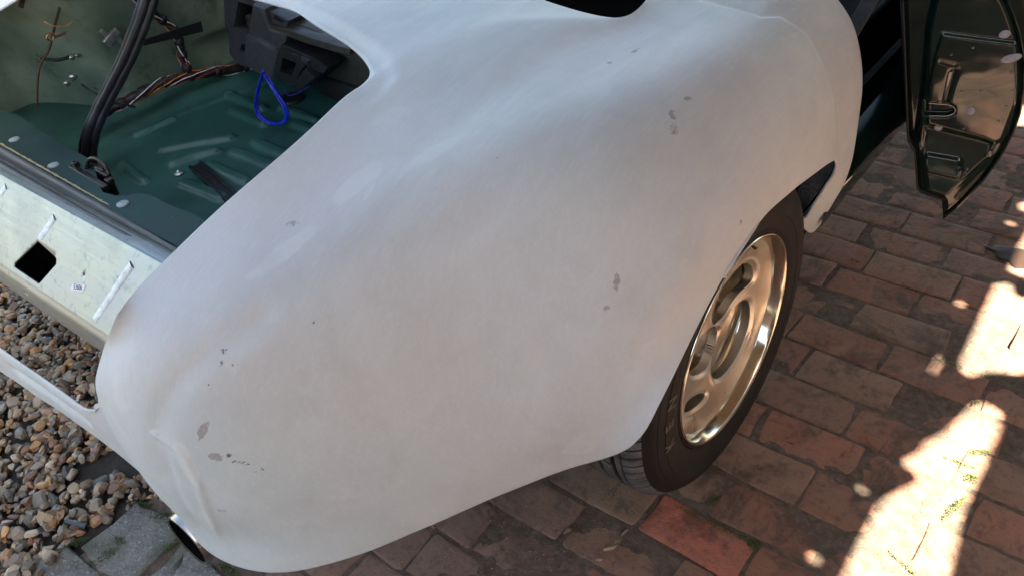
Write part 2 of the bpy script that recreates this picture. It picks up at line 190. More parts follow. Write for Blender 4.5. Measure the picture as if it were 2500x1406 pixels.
[-1.6, -0.2346, 0.7472]], 0.0015], [[[-1.6, -0.2923, 0.7302], [-1.6, -0.2776, 0.7286], [-1.6, -0.2612, 0.7303]], 0.003]], []],
['pipe_union', 'bolt', [[[[-1.66, -0.2686, 0.6154], [-1.65, -0.2651, 0.6063]], 0.009], [[[-1.66, -0.2894, 0.6059],
[-1.66, -0.2823, 0.5953]], 0.007]], []], ['pipe_union', 'bolt', [[[[-1.66, -0.2541, 0.6564], [-1.66, -0.2442, 0.6492]], 0.007],
[[[-1.66, -0.2399, 0.6538], [-1.66, -0.2268, 0.6486]], 0.004]], []], ['brake_pipe', 'black', [[[[-1.64, -0.2608, 0.5892],
[-1.6, -0.2569, 0.5743], [-1.58, -0.2267, 0.541], [-1.57, -0.187, 0.5118]], 0.003]], []],
['brake_pipe', 'black', [[[[-1.7, -0.303, 0.6621], [-1.67, -0.2794, 0.6552], [-1.66, -0.2526, 0.6547]], 0.004]], []],
['fuel_pipe', 'brown_metal', [[[[-1.62, -0.2329, 0.7903], [-1.62, -0.2676, 0.7491], [-1.64, -0.2971, 0.6968], [-1.66, -0.3321, 0.6557],
[-1.68, -0.3675, 0.5707]], 0.003], [[[-1.66, -0.298, 0.8118], [-1.66, -0.3101, 0.797]], 0.006], [[[-1.66, -0.2344, 0.7899],
[-1.66, -0.2433, 0.7754]], 0.006]], []], ['ring_terminal', 'copper', [[[[-1.6, -0.2895, 0.7334], [-1.5972, -0.2919, 0.7394],
[-1.596, -0.298, 0.7419], [-1.5972, -0.304, 0.7394], [-1.6, -0.3065, 0.7334], [-1.6028, -0.304, 0.7274], [-1.604, -0.298, 0.7249],
[-1.6028, -0.2919, 0.7274], [-1.6, -0.2895, 0.7334]], 0.0026]], []]],
'loom': [[[[-1.6, -0.2915, 0.51], [-1.59, -0.2489, 0.5242], [-1.585, -0.2003, 0.528], [-1.575, -0.1559, 0.5353], [-1.575, -0.1068, 0.5366],
[-1.575, -0.053, 0.5307], [-1.575, 0.0058, 0.5163], [-1.57, 0.0637, 0.5025], [-1.56, 0.1207, 0.4903], [-1.55, 0.1944, 0.4778]], 0.0125],
[[[-1.56, -0.0915, 0.7799], [-1.56, -0.076, 0.7447], [-1.57, -0.0488, 0.7028], [-1.575, -0.0209, 0.6634], [-1.575, -0.0084, 0.6338],
[-1.575, -0.0122, 0.5967], [-1.575, -0.0152, 0.5642], [-1.575, -0.0136, 0.5268]], 0.0115]],
'tape': [[-1.56, -0.1142, 0.6608], [-1.56, 0.0596, 0.6459], [-1.565, 0.0585, 0.6179], [-1.565, -0.1098, 0.6444]],
'housing': [['housing_back', 'black', 0.2, 0.06, [[-1.5788, 0.7272], [-1.6378, 0.5848], [-1.663, 0.4905], [-1.5988, 0.4659],
[-1.4926, 0.4568], [-1.3486, 0.469], [-1.08, 0.4986], [-1.0165, 0.5969], [-1.0482, 0.6318], [-1.3966, 0.7505]], [], 0.002],
['housing_frame', 'plastic', 0.13, 0.05, [[-1.4695, 0.7418], [-1.5024, 0.6743], [-1.529, 0.6155], [-1.514, 0.6136], [-1.4148, 0.6108],
[-1.3473, 0.6053], [-1.3095, 0.6626], [-1.3381, 0.6993], [-1.3093, 0.7632]], [[[-1.4316, 0.7028], [-1.3561, 0.6986], [-1.4097, 0.6182],
[-1.4923, 0.6216]]], 0.002], ['switch_panel', 'plastic', 0.12, 0.03, [[-1.5152, 0.6111], [-1.4185, 0.6101], [-1.4566, 0.5209],
[-1.5171, 0.5172], [-1.5466, 0.5419]], [[[-1.4754, 0.5846], [-1.4372, 0.5848], [-1.4493, 0.559], [-1.4972, 0.558]]], 0.002],
['column_shroud', 'plastic', 0.1, 0.1, [[-1.338, 0.6389], [-1.285, 0.6462], [-1.2298, 0.6335], [-1.2777, 0.5651], [-1.2998, 0.5585],
[-1.36, 0.5705], [-1.3674, 0.5833]], [], 0.014], ['upper_shroud', 'plastic', 0.1, 0.08, [[-1.2898, 0.7225], [-1.2603, 0.7191],
[-1.2589, 0.6875], [-1.2493, 0.6741], [-1.2014, 0.6722], [-1.2328, 0.6331], [-1.299, 0.643], [-1.3426, 0.6427]], [], 0.01],
['vent_box', 'plastic', 0.09, 0.05, [[-1.2767, 0.7207], [-1.2369, 0.717], [-1.1879, 0.7052], [-1.2029, 0.683], [-1.2573, 0.6839],
[-1.2923, 0.6964]], [[[-1.2322, 0.7138], [-1.1982, 0.7055], [-1.2073, 0.6942], [-1.2475, 0.6995]]], 0.002],
['vent_grille', 'black', 0.095, 0.02, [[-1.2651, 0.7015], [-1.2255, 0.6938], [-1.2353, 0.6812], [-1.2795, 0.6861]], [], 0.002],
['trim_ledge', 'plastic_brown', 0.08, 0.05, [[-1.2466, 0.6874], [-1.1884, 0.6892], [-1.1043, 0.6811], [-0.9762, 0.6782], [-0.978, 0.6684],
[-1.0263, 0.6651], [-1.1379, 0.6683], [-1.2347, 0.6794]], [], 0.002], ['trim_ledge_top', 'plastic_brown', 0.11, 0.05, [[-1.2223, 0.6943],
[-1.1365, 0.6867], [-1.0167, 0.6686], [-1.0142, 0.6594], [-1.1457, 0.6623], [-1.2335, 0.6744]], [], 0.002],
['lower_box', 'black', 0.1, 0.12, [[-1.2272, 0.6399], [-1.1461, 0.6398], [-1.1329, 0.6171], [-1.1541, 0.6006], [-1.1969, 0.5571],
[-1.2422, 0.5529], [-1.2793, 0.5625]], [[[-1.2133, 0.622], [-1.1558, 0.6228], [-1.1957, 0.5754], [-1.2406, 0.579]]], 0.002],
['grey_loop', 'plastic', 0.08, 0.02, [[-1.1942, 0.5875], [-1.1812, 0.5858], [-1.2467, 0.5292], [-1.3096, 0.5326], [-1.3014, 0.5365],
[-1.2493, 0.5386]], [], 0.001], ['side_box', 'black', 0.07, 0.08, [[-1.1182, 0.614], [-1.0951, 0.5984], [-1.16, 0.5555],
[-1.1954, 0.5542]], [], 0.002], ['bracket', 'black', 0.07, 0.05, [[-1.2069, 0.6518], [-1.1082, 0.64], [-1.0568, 0.625], [-1.077, 0.6079],
[-1.148, 0.6121], [-1.2351, 0.621]], [], 0.002], ['clip', 'plastic', 0.05, 0.02, [[-1.1347, 0.6389], [-1.1138, 0.6329], [-1.1249, 0.6227],
[-1.1398, 0.6259]], [], 0.002]],
'housing_at': [-1.3947, 0.12, 0.5777],
'exhaust': [-0.606, -0.82, 0.205],
'liner': [[0.03, -0.3387, 0.4648], [0.042, -0.2285, 0.573], [0.045, -0.0815, 0.6379], [0.04, 0.1058, 0.613], [0.032, 0.3119, 0.5524],
[0.0324, 0.345, 0.5025], [0.0205, 0.342, 0.4667], [0.0033, 0.335, 0.4226], [-0.0172, 0.325, 0.3864]],
'wheel_face': {
'polys': [[[0.1276, -0.006], [0.1352, -0.0401], [0.1325, -0.0722], [0.115, -0.1], [0.0938, -0.1178], [0.064, -0.1331], [0.031, -0.1329],
[0.0075, -0.1248], [0.001, -0.1089], [0.014, -0.09], [0.0352, -0.0678], [0.0626, -0.0404], [0.0869, -0.0174], [0.1076, -0.0038]],
[[0.1099, 0.0954], [0.1327, 0.0562], [0.135, 0.0295], [0.1125, 0.0324], [0.0906, 0.014], [0.0701, -0.009], [0.0537, -0.0183],
[-0.0038, 0.0122], [0.0201, 0.0318], [0.0445, 0.0752], [0.057, 0.1196]], [[0.0076, 0.0115], [0.0424, -0.0287], [0.0424, -0.0459],
[0.024, -0.0729], [0.003, -0.0871], [-0.0155, -0.0869], [-0.0516, -0.0717], [-0.0894, -0.0356], [-0.0618, -0.0158], [-0.0276, 0.0085]],
[[-0.126, -0.0745], [-0.0641, -0.1084], [-0.0282, -0.1278], [-0.0417, -0.1338], [-0.0977, -0.1135], [-0.1333, -0.0855]]]},
'tyre_text': [['K', 188], ['E', 177], ['N', 166]],
'strip': [[-1.262, -0.195, 0.86], [-1.2821, -0.213, 0.82], [-1.3132, -0.2368, 0.77], [-1.3555, -0.2651, 0.71], [-1.4002, -0.2994, 0.65],
[-1.4355, -0.33, 0.6], [-1.4622, -0.3601, 0.55], [-1.4829, -0.3795, 0.5], [-1.4884, -0.3901, 0.465]],
'floor_strip': [[-1.2662, -0.2396, 0.452], [-1.0242, -0.2958, 0.452]],
'blue': [[-1.2032, -0.03, 0.6157], [-1.2335, -0.03, 0.5794], [-1.2603, -0.03, 0.5417], [-1.2772, -0.03, 0.5083], [-1.2746, -0.03, 0.4855],
[-1.2499, -0.03, 0.4758], [-1.2122, -0.03, 0.4784], [-1.1771, -0.03, 0.4914], [-1.157, -0.03, 0.5105], [-1.1553, -0.03, 0.5366],
[-1.1708, -0.03, 0.5647], [-1.1875, -0.03, 0.5892], [-1.1977, -0.03, 0.6077]],
'violet': [[-1.1741, 0.1384, 0.56], [-1.169, 0.0954, 0.55], [-1.2021, 0.0776, 0.53], [-1.2558, 0.084, 0.5], [-1.313, 0.0965, 0.475],
[-1.3449, 0.1076, 0.47], [-1.3713, 0.1204, 0.468]],
'strap': [[-0.0635, 0.62, 0.7024]],
'door': {
'outline': [[-0.1907, 0.7866], [-0.1752, 0.7143], [-0.1642, 0.6641], [-0.1386, 0.5403], [-0.1108, 0.406], [-0.0979, 0.3988],
[-0.0919, 0.3747], [-0.0693, 0.2831], [-0.0619, 0.2751], [-0.0168, 0.2577], [-0.0122, 0.2516], [-0.0012, 0.209], [0.0256, 0.2524],
[0.057, 0.3171], [0.0757, 0.3755], [0.086, 0.4309], [0.0882, 0.4788], [0.0815, 0.5336], [0.0679, 0.5949], [0.0491, 0.6453],
[0.0231, 0.694], [-0.0017, 0.7335], [-0.0337, 0.7875]],
'regions': [[[[-0.2094, 0.81], [-0.1406, 0.81], [-0.1151, 0.7155], [-0.1149, 0.6485], [-0.1025, 0.5421], [-0.0945, 0.4472], [-0.0912, 0.4024],
[-0.1321, 0.3992]], -0.028, 0.006], [[[-0.0906, 0.6475], [-0.0144, 0.6381], [0.0495, 0.6318], [0.0692, 0.5687], [0.0756, 0.5059],
[0.0693, 0.4198], [0.0585, 0.4091], [0.0343, 0.4191], [-0.0811, 0.4451], [-0.0932, 0.5426], [-0.0943, 0.5968]], 0.004, 0.005],
[[[-0.0795, 0.4364], [0.0358, 0.4123], [0.0528, 0.4067], [0.0524, 0.3735], [-0.0091, 0.2783], [-0.0519, 0.2903],
[-0.0765, 0.3677]], -0.004, 0.006], [[[-0.0662, 0.3748], [-0.0026, 0.3678], [0.0047, 0.3602], [0.0061, 0.3417], [0.0031, 0.3246],
[-0.0605, 0.3356], [-0.0669, 0.3477], [-0.0692, 0.3642]], 0.004, 0.004], [[[-0.0965, 0.4974], [-0.0493, 0.4984], [-0.0346, 0.4879],
[-0.0325, 0.4737], [-0.0428, 0.4663], [-0.0905, 0.4651]], -0.016, 0.003]],
'lines': [[-0.0532, 0.5674, -0.0551, 0.4999, 0.006, -0.004], [-0.0812, 0.5885, -0.0544, 0.5808, 0.003, -0.0015],
[0.0198, 0.702, 0.0532, 0.6286, 0.004, -0.0022], [0.0532, 0.6286, 0.0829, 0.5063, 0.004, -0.0022],
[0.0829, 0.5063, 0.0734, 0.3854, 0.004, -0.002], [0.0734, 0.3854, 0.0177, 0.2702, 0.004, -0.002]],
'skin': [[-0.0008, 0.2068], [0.0274, 0.2515], [0.0588, 0.3162], [0.0774, 0.3747], [0.0877, 0.43], [0.0899, 0.4779], [0.0837, 0.5337],
[0.07, 0.595], [0.0512, 0.6453], [0.0252, 0.694], [-0.0003, 0.7335], [-0.0337, 0.7875]],
'inner': [[-0.0131, 0.2559], [-0.0615, 0.2729], [-0.0693, 0.2831], [-0.0919, 0.3747], [-0.1099, 0.4009], [-0.1386, 0.5403], [-0.1752, 0.7143],
[-0.1922, 0.7866]],
'plugs': [['rubber_bump_stop', 'plug_grey', -0.0038, 0.4822, 0.0085, 1, 0], ['rubber_bump_stop', 'plug_grey', -0.0566, 0.439, 0.0085, 1, 0],
['blanking_plug', 'plug_grey', 0.0437, 0.6017, 0.009, 2.1, 0.001], ['blanking_plug', 'plug_grey', 0.0217, 0.6486, 0.009, 1.2, -0.001]],
'ushape': [[-0.0872, 0.4942], [-0.068, 0.4934], [-0.0481, 0.4927], [-0.0369, 0.4877], [-0.0325, 0.4814], [-0.034, 0.4736], [-0.0454, 0.4671],
[-0.0626, 0.4659], [-0.0816, 0.4647]],
'specks': [[-0.0657, 0.6059], [-0.0292, 0.6213], [0.0063, 0.5277], [-0.03, 0.5256], [0.0515, 0.5723], [0.0634, 0.5317], [0.0599, 0.4957],
[0.0535, 0.4613], [-0.0084, 0.4415], [0.0008, 0.3516], [0.0155, 0.3394], [0.018, 0.3469], [0.0137, 0.3287]],
'tilt_z': 0.4031}}
S = bpy.context.scene
C = S.collection
R = math.radians

# ---------------------------------------------------------------- camera
cam = bpy.data.cameras.new('camera')
cam.sensor_width = 36.0
cam.lens = 29.72
cam.clip_start = 0.02
cam.clip_end = 500
camo = bpy.data.objects.new('camera', cam)
C.objects.link(camo)
camo.matrix_world = Matrix(((0.7826176, -0.32487148, 0.53100679, 0.4626),
                            (0.61469021, 0.53802642, -0.57678723, -1.08153),
                            (-0.09831396, 0.77780852, 0.62076427, 1.39133),
                            (0, 0, 0, 1)))
S.camera = camo

# ---------------------------------------------------------------- light
SUN = Vector((0.75, -0.25, 0.85)).normalized()          # towards the sun
world = bpy.data.worlds.new('World')
S.world = world
world.use_nodes = True
wt = world.node_tree
wt.nodes.clear()
sky = wt.nodes.new('ShaderNodeTexSky')
sky.sky_type = 'NISHITA'
sky.sun_disc = False
sky.sun_elevation = math.asin(SUN.z)
sky.sun_rotation = math.atan2(SUN.x, SUN.y)
sky.air_density = 1.0
sky.dust_density = 1.6
sky.ozone_density = 1.2
bg = wt.nodes.new('ShaderNodeBackground')
bg.inputs['Strength'].default_value = 0.05
wo = wt.nodes.new('ShaderNodeOutputWorld')
tint = wt.nodes.new('ShaderNodeMix'); tint.data_type = 'RGBA'; tint.blend_type = 'MULTIPLY'; tint.inputs[0].default_value = 1
tint.inputs[7].default_value = (1.13, 1.03, 0.89, 1)          # the camera's white balance for shade
wt.links.new(sky.outputs[0], tint.inputs[6]); wt.links.new(tint.outputs[2], bg.inputs['Color'])
wt.links.new(bg.outputs[0], wo.inputs['Surface'])
sl = bpy.data.lights.new('sun', 'SUN')
sl.energy = 5.0
sl.angle = R(0.45)
sl.color = (1.0, 0.92, 0.77)
so = bpy.data.objects.new('sun', sl)
C.objects.link(so)
so.rotation_euler = SUN.to_track_quat('Z', 'Y').to_euler()
S.view_settings.view_transform = 'Standard'
S.view_settings.look = 'None'
S.view_settings.gamma = 1
S.view_settings.exposure = 3.7
S.cycles.max_bounces = 8
S.cycles.diffuse_bounces = 5
S.cycles.glossy_bounces = 5

# ---------------------------------------------------------------- object helpers
def tag(o, label=None, cat=None, group=None, kind=None):
    if label: o['label'] = label
    if cat: o['category'] = cat
    if group: o['group'] = group
    if kind: o['kind'] = kind
    return o
def empty(name, loc=(0, 0, 0)):
    o = bpy.data.objects.new(name, None)
    C.objects.link(o)
    o.location = loc
    o.empty_display_size = 0.05
    return o
WL = {}
def link(name, me, mat=None, parent=None, smooth=True):
    """links a mesh given in world coordinates, its origin moved to its middle"""
    co = np.empty(len(me.vertices) * 3); me.vertices.foreach_get('co', co); co = co.reshape(-1, 3)
    c = Vector((co.min(0) + co.max(0)) / 2)
    me.transform(Matrix.Translation(-c))
    o = bpy.data.objects.new(name, me)
    C.objects.link(o)
    if mat: me.materials.append(mat)
    o.location = c
    WL[o.name] = c
    if parent:
        o.parent = parent
        o.matrix_parent_inverse = Matrix.Translation(-WL.get(parent.name, Vector(parent.location)))
    if smooth:
        me.polygons.foreach_set('use_smooth', [True] * len(me.polygons))
    return o
def sharp(o, ang=35):
    o.data.set_sharp_from_angle(angle=R(ang)); return o
def mesh(V, F):
    me = bpy.data.meshes.new('m')
    me.from_pydata([tuple(v) for v in V], [], F)
    me.update()
    return me
class MB:
    """collects shapes for one mesh"""
    def __init__(s): s.V = []; s.F = []
    def add(s, V, F):
        n = len(s.V)
        s.V += [tuple(v) for v in V]
        s.F += [tuple(i + n for i in f) for f in F]
    def box(s, c, sz, rot=None, bev=0.0):
        bm = bmesh.new()
        bmesh.ops.create_cube(bm, size=1)
        bmesh.ops.scale(bm, vec=sz, verts=bm.verts)
        if bev: bmesh.ops.bevel(bm, geom=bm.edges[:], offset=bev, segments=2, affect='EDGES', profile=0.6)
        M = Matrix.Translation(c) @ (rot.to_4x4() if rot else Matrix())
        bm.transform(M)
        s.add([v.co[:] for v in bm.verts], [[v.index for v in f.verts] for f in bm.faces])
        bm.free()
    def tube(s, P, r, n=8, cap=True, flat=1.0):
        P = [Vector(p) for p in P]
        if not hasattr(r, '__len__'): r = [r] * len(P)
        base = len(s.V)
        up = Vector((0.13, 0.21, 0.97))
        for i, p in enumerate(P):
            d = (P[min(i + 1, len(P) - 1)] - P[max(i - 1, 0)]).normalized()
            a = d.cross(up)
            if a.length < 0.05: a = d.cross(Vector((1, 0, 0)))
            a.normalize()
            b = d.cross(a)
            for k in range(n):
                t = 2 * math.pi * k / n
                s.V.append(tuple(p + a * math.cos(t) * r[i] + b * math.sin(t) * r[i] * flat))
        for i in range(len(P) - 1):
            for k in range(n):
                q = base + i * n
                s.F.append((q + k, q + (k + 1) % n, q + n + (k + 1) % n, q + n + k))
        if cap:
            s.F.append(tuple(base + k for k in range(n))[::-1])
            s.F.append(tuple(base + (len(P) - 1) * n + k for k in range(n)))
    def lathe(s, prof, axis='x', n=48, c=(0, 0, 0), closed=False):
        """prof: (radius, height along axis)"""
        base = len(s.V)
        for k in range(n):
            t = 2 * math.pi * k / n
            for r, h in prof:
                if axis == 'x': p = (c[0] + h, c[1] + r * math.cos(t), c[2] + r * math.sin(t))
                elif axis == 'y': p = (c[0] + r * math.cos(t), c[1] + h, c[2] + r * math.sin(t))
                else: p = (c[0] + r * math.cos(t), c[1] + r * math.sin(t), c[2] + h)
                s.V.append(p)
        m = len(prof)
        for k in range(n):
            for i in range(m - 1 + (1 if closed else 0)):
                a = base + k * m + i; b = base + k * m + (i + 1) % m
                c2 = base + ((k + 1) % n) * m + (i + 1) % m; d = base + ((k + 1) % n) * m + i
                s.F.append((a, b, c2, d))
    def build(s, name, mat, parent=None, smooth=True):
        me = mesh(s.V, s.F)
        bm = bmesh.new(); bm.from_mesh(me)
        bmesh.ops.recalc_face_normals(bm, faces=bm.faces)
        bm.to_mesh(me); bm.free()
        return link(name, me, mat, parent, smooth)
def spline(P, n=8, closed=False):
    P = [Vector(p) for p in P]
    out = []
    m = len(P)
    rng = range(m) if closed else range(m - 1)
    for i in rng:
        g = lambda k: P[k % m] if closed else P[max(0, min(m - 1, k))]
        a, b, c, d = g(i - 1), g(i), g(i + 1), g(i + 2)
        for k in range(n):
            t = k / n
            out.append(0.5 * ((2 * b) + (c - a) * t + (2 * a - 5 * b + 4 * c - d) * t * t + (3 * b - a - 3 * c + d) * t ** 3))
    if not closed: out.append(P[-1])
    return out
def clipgrid(pos, f, ns, nt, wrap=False):
    """surface over the unit square kept where f>0, its edges cut cleanly"""
    V, F = [], []
    idx = {}
    fv = {}
    def node(i, j):
        k = (i % ns if wrap else i, j)
        if k not in idx:
            idx[k] = len(V); V.append(tuple(pos(i / ns, j / nt)))
        return idx[k]
    def val(i, j):
        k = (i % ns if wrap else i, j)
        if k not in fv: fv[k] = f(i / ns, j / nt)
        return fv[k]
    ed = {}
    def cut(a, b):
        ka = (a[0] % ns if wrap else a[0], a[1]); kb = (b[0] % ns if wrap else b[0], b[1])
        k = (ka, kb) if ka < kb else (kb, ka)
        if k not in ed:
            va, vb = val(*a), val(*b)
            t = va / (va - vb)
            s0, t0 = a[0] + (b[0] - a[0]) * t, a[1] + (b[1] - a[1]) * t
            ed[k] = len(V); V.append(tuple(pos(s0 / ns, t0 / nt)))
        return ed[k]
    for i in range(ns):
        for j in range(nt):
            q = [(i, j), (i + 1, j), (i + 1, j + 1), (i, j + 1)]
            vs = [val(*a) for a in q]
            if min(vs) > 0:
                F.append(tuple(node(*a) for a in q)); continue
            if max(vs) <= 0: continue
            poly = []
            for k in range(4):
                a, b = q[k], q[(k + 1) % 4]
                if val(*a) > 0: poly.append(node(*a))
                if (val(*a) > 0) != (val(*b) > 0): poly.append(cut(a, b))
            if len(poly) > 2: F.append(tuple(poly))
    return V, F
def inpoly(p, P):
    """signed distance, positive outside"""
    x, y = p
    d = 1e9; ins = False
    for i in range(len(P)):
        x1, y1 = P[i]; x2, y2 = P[(i + 1) % len(P)]
        dx, dy = x2 - x1, y2 - y1
        t = max(0, min(1, ((x - x1) * dx + (y - y1) * dy) / (dx * dx + dy * dy + 1e-12)))
        d = min(d, math.hypot(x - x1 - dx * t, y - y1 - dy * t))
        if (y1 > y) != (y2 > y) and x < (x2 - x1) * (y - y1) / (y2 - y1) + x1: ins = not ins
    return -d if ins else d
def solid(o, t, off=-1):
    m = o.modifiers.new('thickness', 'SOLIDIFY'); m.thickness = t; m.offset = off
    return o
def sm(a, b, x):
    t = max(0.0, min(1.0, (x - a) / (b - a)))
    return t * t * (3 - 2 * t)
def flat_poly(outer, holes, P0, ex, ey, depth, bev=0.0):
    """a plate with holes lying in the plane P0 + a*ex + b*ey, 'depth' thick"""
    cu = bpy.data.curves.new('c', 'CURVE')
    cu.dimensions = '2D'; cu.fill_mode = 'BOTH'
    cu.extrude = depth / 2; cu.bevel_depth = bev; cu.bevel_resolution = 1
    for pl in [outer] + list(holes):
        sp = cu.splines.new('POLY'); sp.points.add(len(pl) - 1)
        for i, p in enumerate(pl): sp.points[i].co = (p[0], p[1], 0, 1)
        sp.use_cyclic_u = True
    o = bpy.data.objects.new('t', cu)
    C.objects.link(o)
    dg = bpy.context.evaluated_depsgraph_get()
    me = bpy.data.meshes.new_from_object(o.evaluated_get(dg))
    bpy.data.objects.remove(o)
    ex = Vector(ex).normalized(); ey = Vector(ey).normalized(); ez = ex.cross(ey)
    M = Matrix((ex, ey, ez)).transposed().to_4x4()
    M.translation = Vector(P0)
    me.transform(M)
    return me

# ---------------------------------------------------------------- materials
class NT:
    def __init__(s, name):
        s.m = bpy.data.materials.new(name); s.m.use_nodes = True
        s.t = s.m.node_tree; s.b = s.t.nodes['Principled BSDF']
    def n(s, typ, **k):
        x = s.t.nodes.new(typ)
        for a, v in k.items(): setattr(x, a, v)
        return x
    def l(s, a, b): s.t.links.new(a, b)
    def coord(s, obj=True): return s.n('ShaderNodeTexCoord').outputs['Object' if obj else 'Generated']
    def scale(s, v, sc, rot=(0, 0, 0)):
        m = s.n('ShaderNodeMapping'); m.inputs['Scale'].default_value = sc; m.inputs['Rotation'].default_value = rot
        s.l(v, m.inputs['Vector']); return m.outputs[0]
    def noise(s, v, sc, det=4, rough=0.55, dist=0.0):
        x = s.n('ShaderNodeTexNoise'); x.inputs['Scale'].default_value = sc; x.inputs['Detail'].default_value = det
        x.inputs['Roughness'].default_value = rough; x.inputs['Distortion'].default_value = dist
        s.l(v, x.inputs['Vector']); return x.outputs['Fac']
    def ramp(s, f, stops):
        x = s.n('ShaderNodeValToRGB'); e = x.color_ramp.elements
        for i, (p, c) in enumerate(stops):
            el = e[i] if i < 2 else e.new(p)
            el.position = p; el.color = (c, c, c, 1) if not hasattr(c, '__len__') else (*c, 1)
        s.l(f, x.inputs[0]); return x.outputs[0]
    def mix(s, f, a, b, mode='MIX'):
        x = s.n('ShaderNodeMix', data_type='RGBA', blend_type=mode)
        for so, v in ((x.inputs[0], f), (x.inputs[6], a), (x.inputs[7], b)):
            if hasattr(v, 'is_linked') or isinstance(v, bpy.types.NodeSocket): s.l(v, so)
            elif hasattr(v, '__len__'): so.default_value = (*v, 1)
            else: so.default_value = v
        return x.outputs[2]
    def mth(s, op, a, b=0.0):
        x = s.n('ShaderNodeMath', operation=op)
        for so, v in ((x.inputs[0], a), (x.inputs[1], b)):
            if isinstance(v, bpy.types.NodeSocket): s.l(v, so)
            else: so.default_value = v
        return x.outputs[0]
    def attr(s, name, out='Color'): return s.n('ShaderNodeAttribute', attribute_name=name).outputs[out]
    def bump(s, h, dist, strength=1.0):
        x = s.n('ShaderNodeBump'); x.inputs['Distance'].default_value = dist; x.inputs['Strength'].default_value = strength
        s.l(h, x.inputs['Height']); s.l(x.outputs[0], s.b.inputs['Normal']); return x
    def set(s, **k):
        N = dict(col='Base Color', rough='Roughness', metal='Metallic', coat='Coat Weight', coatr='Coat Roughness', spec='Specular IOR Level', aniso='Anisotropic')
        for a, v in k.items():
            so = s.b.inputs[N[a]]
            if isinstance(v, bpy.types.NodeSocket): s.l(v, so)
            elif hasattr(v, '__len__'): so.default_value = (*v, 1)
            else: so.default_value = v
        return s.m
def simple(name, col, rough=0.5, metal=0.0, var=0.25, sc=30, bump=0.0, coat=0.0):
    q = NT(name)
    v = q.coord()
    f = q.noise(v, sc, 5)
    lo = tuple(c * (1 - var) for c in col); hi = tuple(min(1, c * (1 + var)) for c in col)
    q.set(col=q.ramp(f, [(0.3, lo), (0.7, hi)]), metal=metal, coat=coat,
          rough=q.ramp(q.noise(v, sc * 0.4, 4), [(0.3, max(0, rough - 0.08)), (0.7, min(1, rough + 0.1))]))
    if bump: q.bump(q.noise(v, sc * 5, 3), bump)
    return q.m
M = {}
# sanded primer: patchy white, greyer where it is rubbed thin, pinkish filler and dark specks from the 'wear' attribute
q = NT('sanded_primer'); v = q.coord()
big = q.noise(v, 3.2, 5, 0.55, 0.6)
str1 = q.noise(q.scale(v, (9, 2.2, 5), (0.3, 0.2, 0.5)), 1.4, 6, 0.62, 1.2)
str2 = q.noise(q.scale(v, (3, 16, 9), (0.1, 0.5, -0.5)), 1.1, 5, 0.6, 0.5)
col = q.ramp(big, [(0.28, (0.55, 0.56, 0.545)), (0.5, (0.60, 0.605, 0.58)), (0.72, (0.65, 0.65, 0.62))])
col = q.mix(1.0, col, q.ramp(q.noise(v, 1.3, 3, 0.5), [(0.38, (0.93, 1.0, 0.99)), (0.62, (1.04, 0.98, 0.96))]), 'MULTIPLY')
col = q.mix(q.ramp(str1, [(0.44, 0.0), (0.60, 0.30)]), col, (0.70, 0.70, 0.68))
col = q.mix(q.ramp(str2, [(0.52, 0.0), (0.72, 0.14)]), col, (0.43, 0.43, 0.43))
scr = q.noise(q.scale(v, (70, 7, 30), (0.4, 0.3, 0.6)), 3.0, 4, 0.7)
col = q.mix(q.ramp(scr, [(0.50, 0.0), (0.66, 0.16)]), col, (0.80, 0.80, 0.78))
gr = q.noise(v, 260, 3, 0.7)
col = q.mix(q.ramp(gr, [(0.45, 0.0), (0.75, 0.14)]), col, (0.40, 0.40, 0.40))
w = q.attr('wear')
sep = q.n('ShaderNodeSeparateColor'); q.l(w, sep.inputs[0])
fil = q.mth('ADD', sep.outputs[0], q.mth('MULTIPLY', q.mth('SUBTRACT', q.noise(v, 95, 7, 0.8), 0.5), 2.3))
col = q.mix(q.mth('MULTIPLY', q.ramp(fil, [(0.50, 0.0), (0.60, 1.0)]), 0.85), col, (0.33, 0.295, 0.28))
drk = q.mth('ADD', sep.outputs[1], q.mth('MULTIPLY', q.mth('SUBTRACT', q.noise(v, 130, 3, 0.6), 0.5), 1.2))
col = q.mix(q.mth('MULTIPLY', q.ramp(drk, [(0.54, 0.0), (0.64, 1.0)]), 0.9), col, (0.09, 0.10, 0.11))
lite = q.mth('ADD', sep.outputs[2], q.mth('MULTIPLY', q.mth('SUBTRACT', q.noise(v, 25, 5, 0.6), 0.5), 0.8))
col = q.mix(q.mth('MULTIPLY', q.ramp(lite, [(0.42, 0.0), (0.62, 1.0)]), 0.55), col, (0.72, 0.71, 0.665))
q.set(col=col, rough=q.ramp(str1, [(0.3, 0.64), (0.7, 0.52)]), spec=0.35)
q.bump(q.mth('ADD', q.mth('MULTIPLY', q.noise(v, 7, 3), 1.0), q.mth('MULTIPLY', q.noise(v, 420, 2), 0.02)), 0.0022)
M['primer'] = q.m
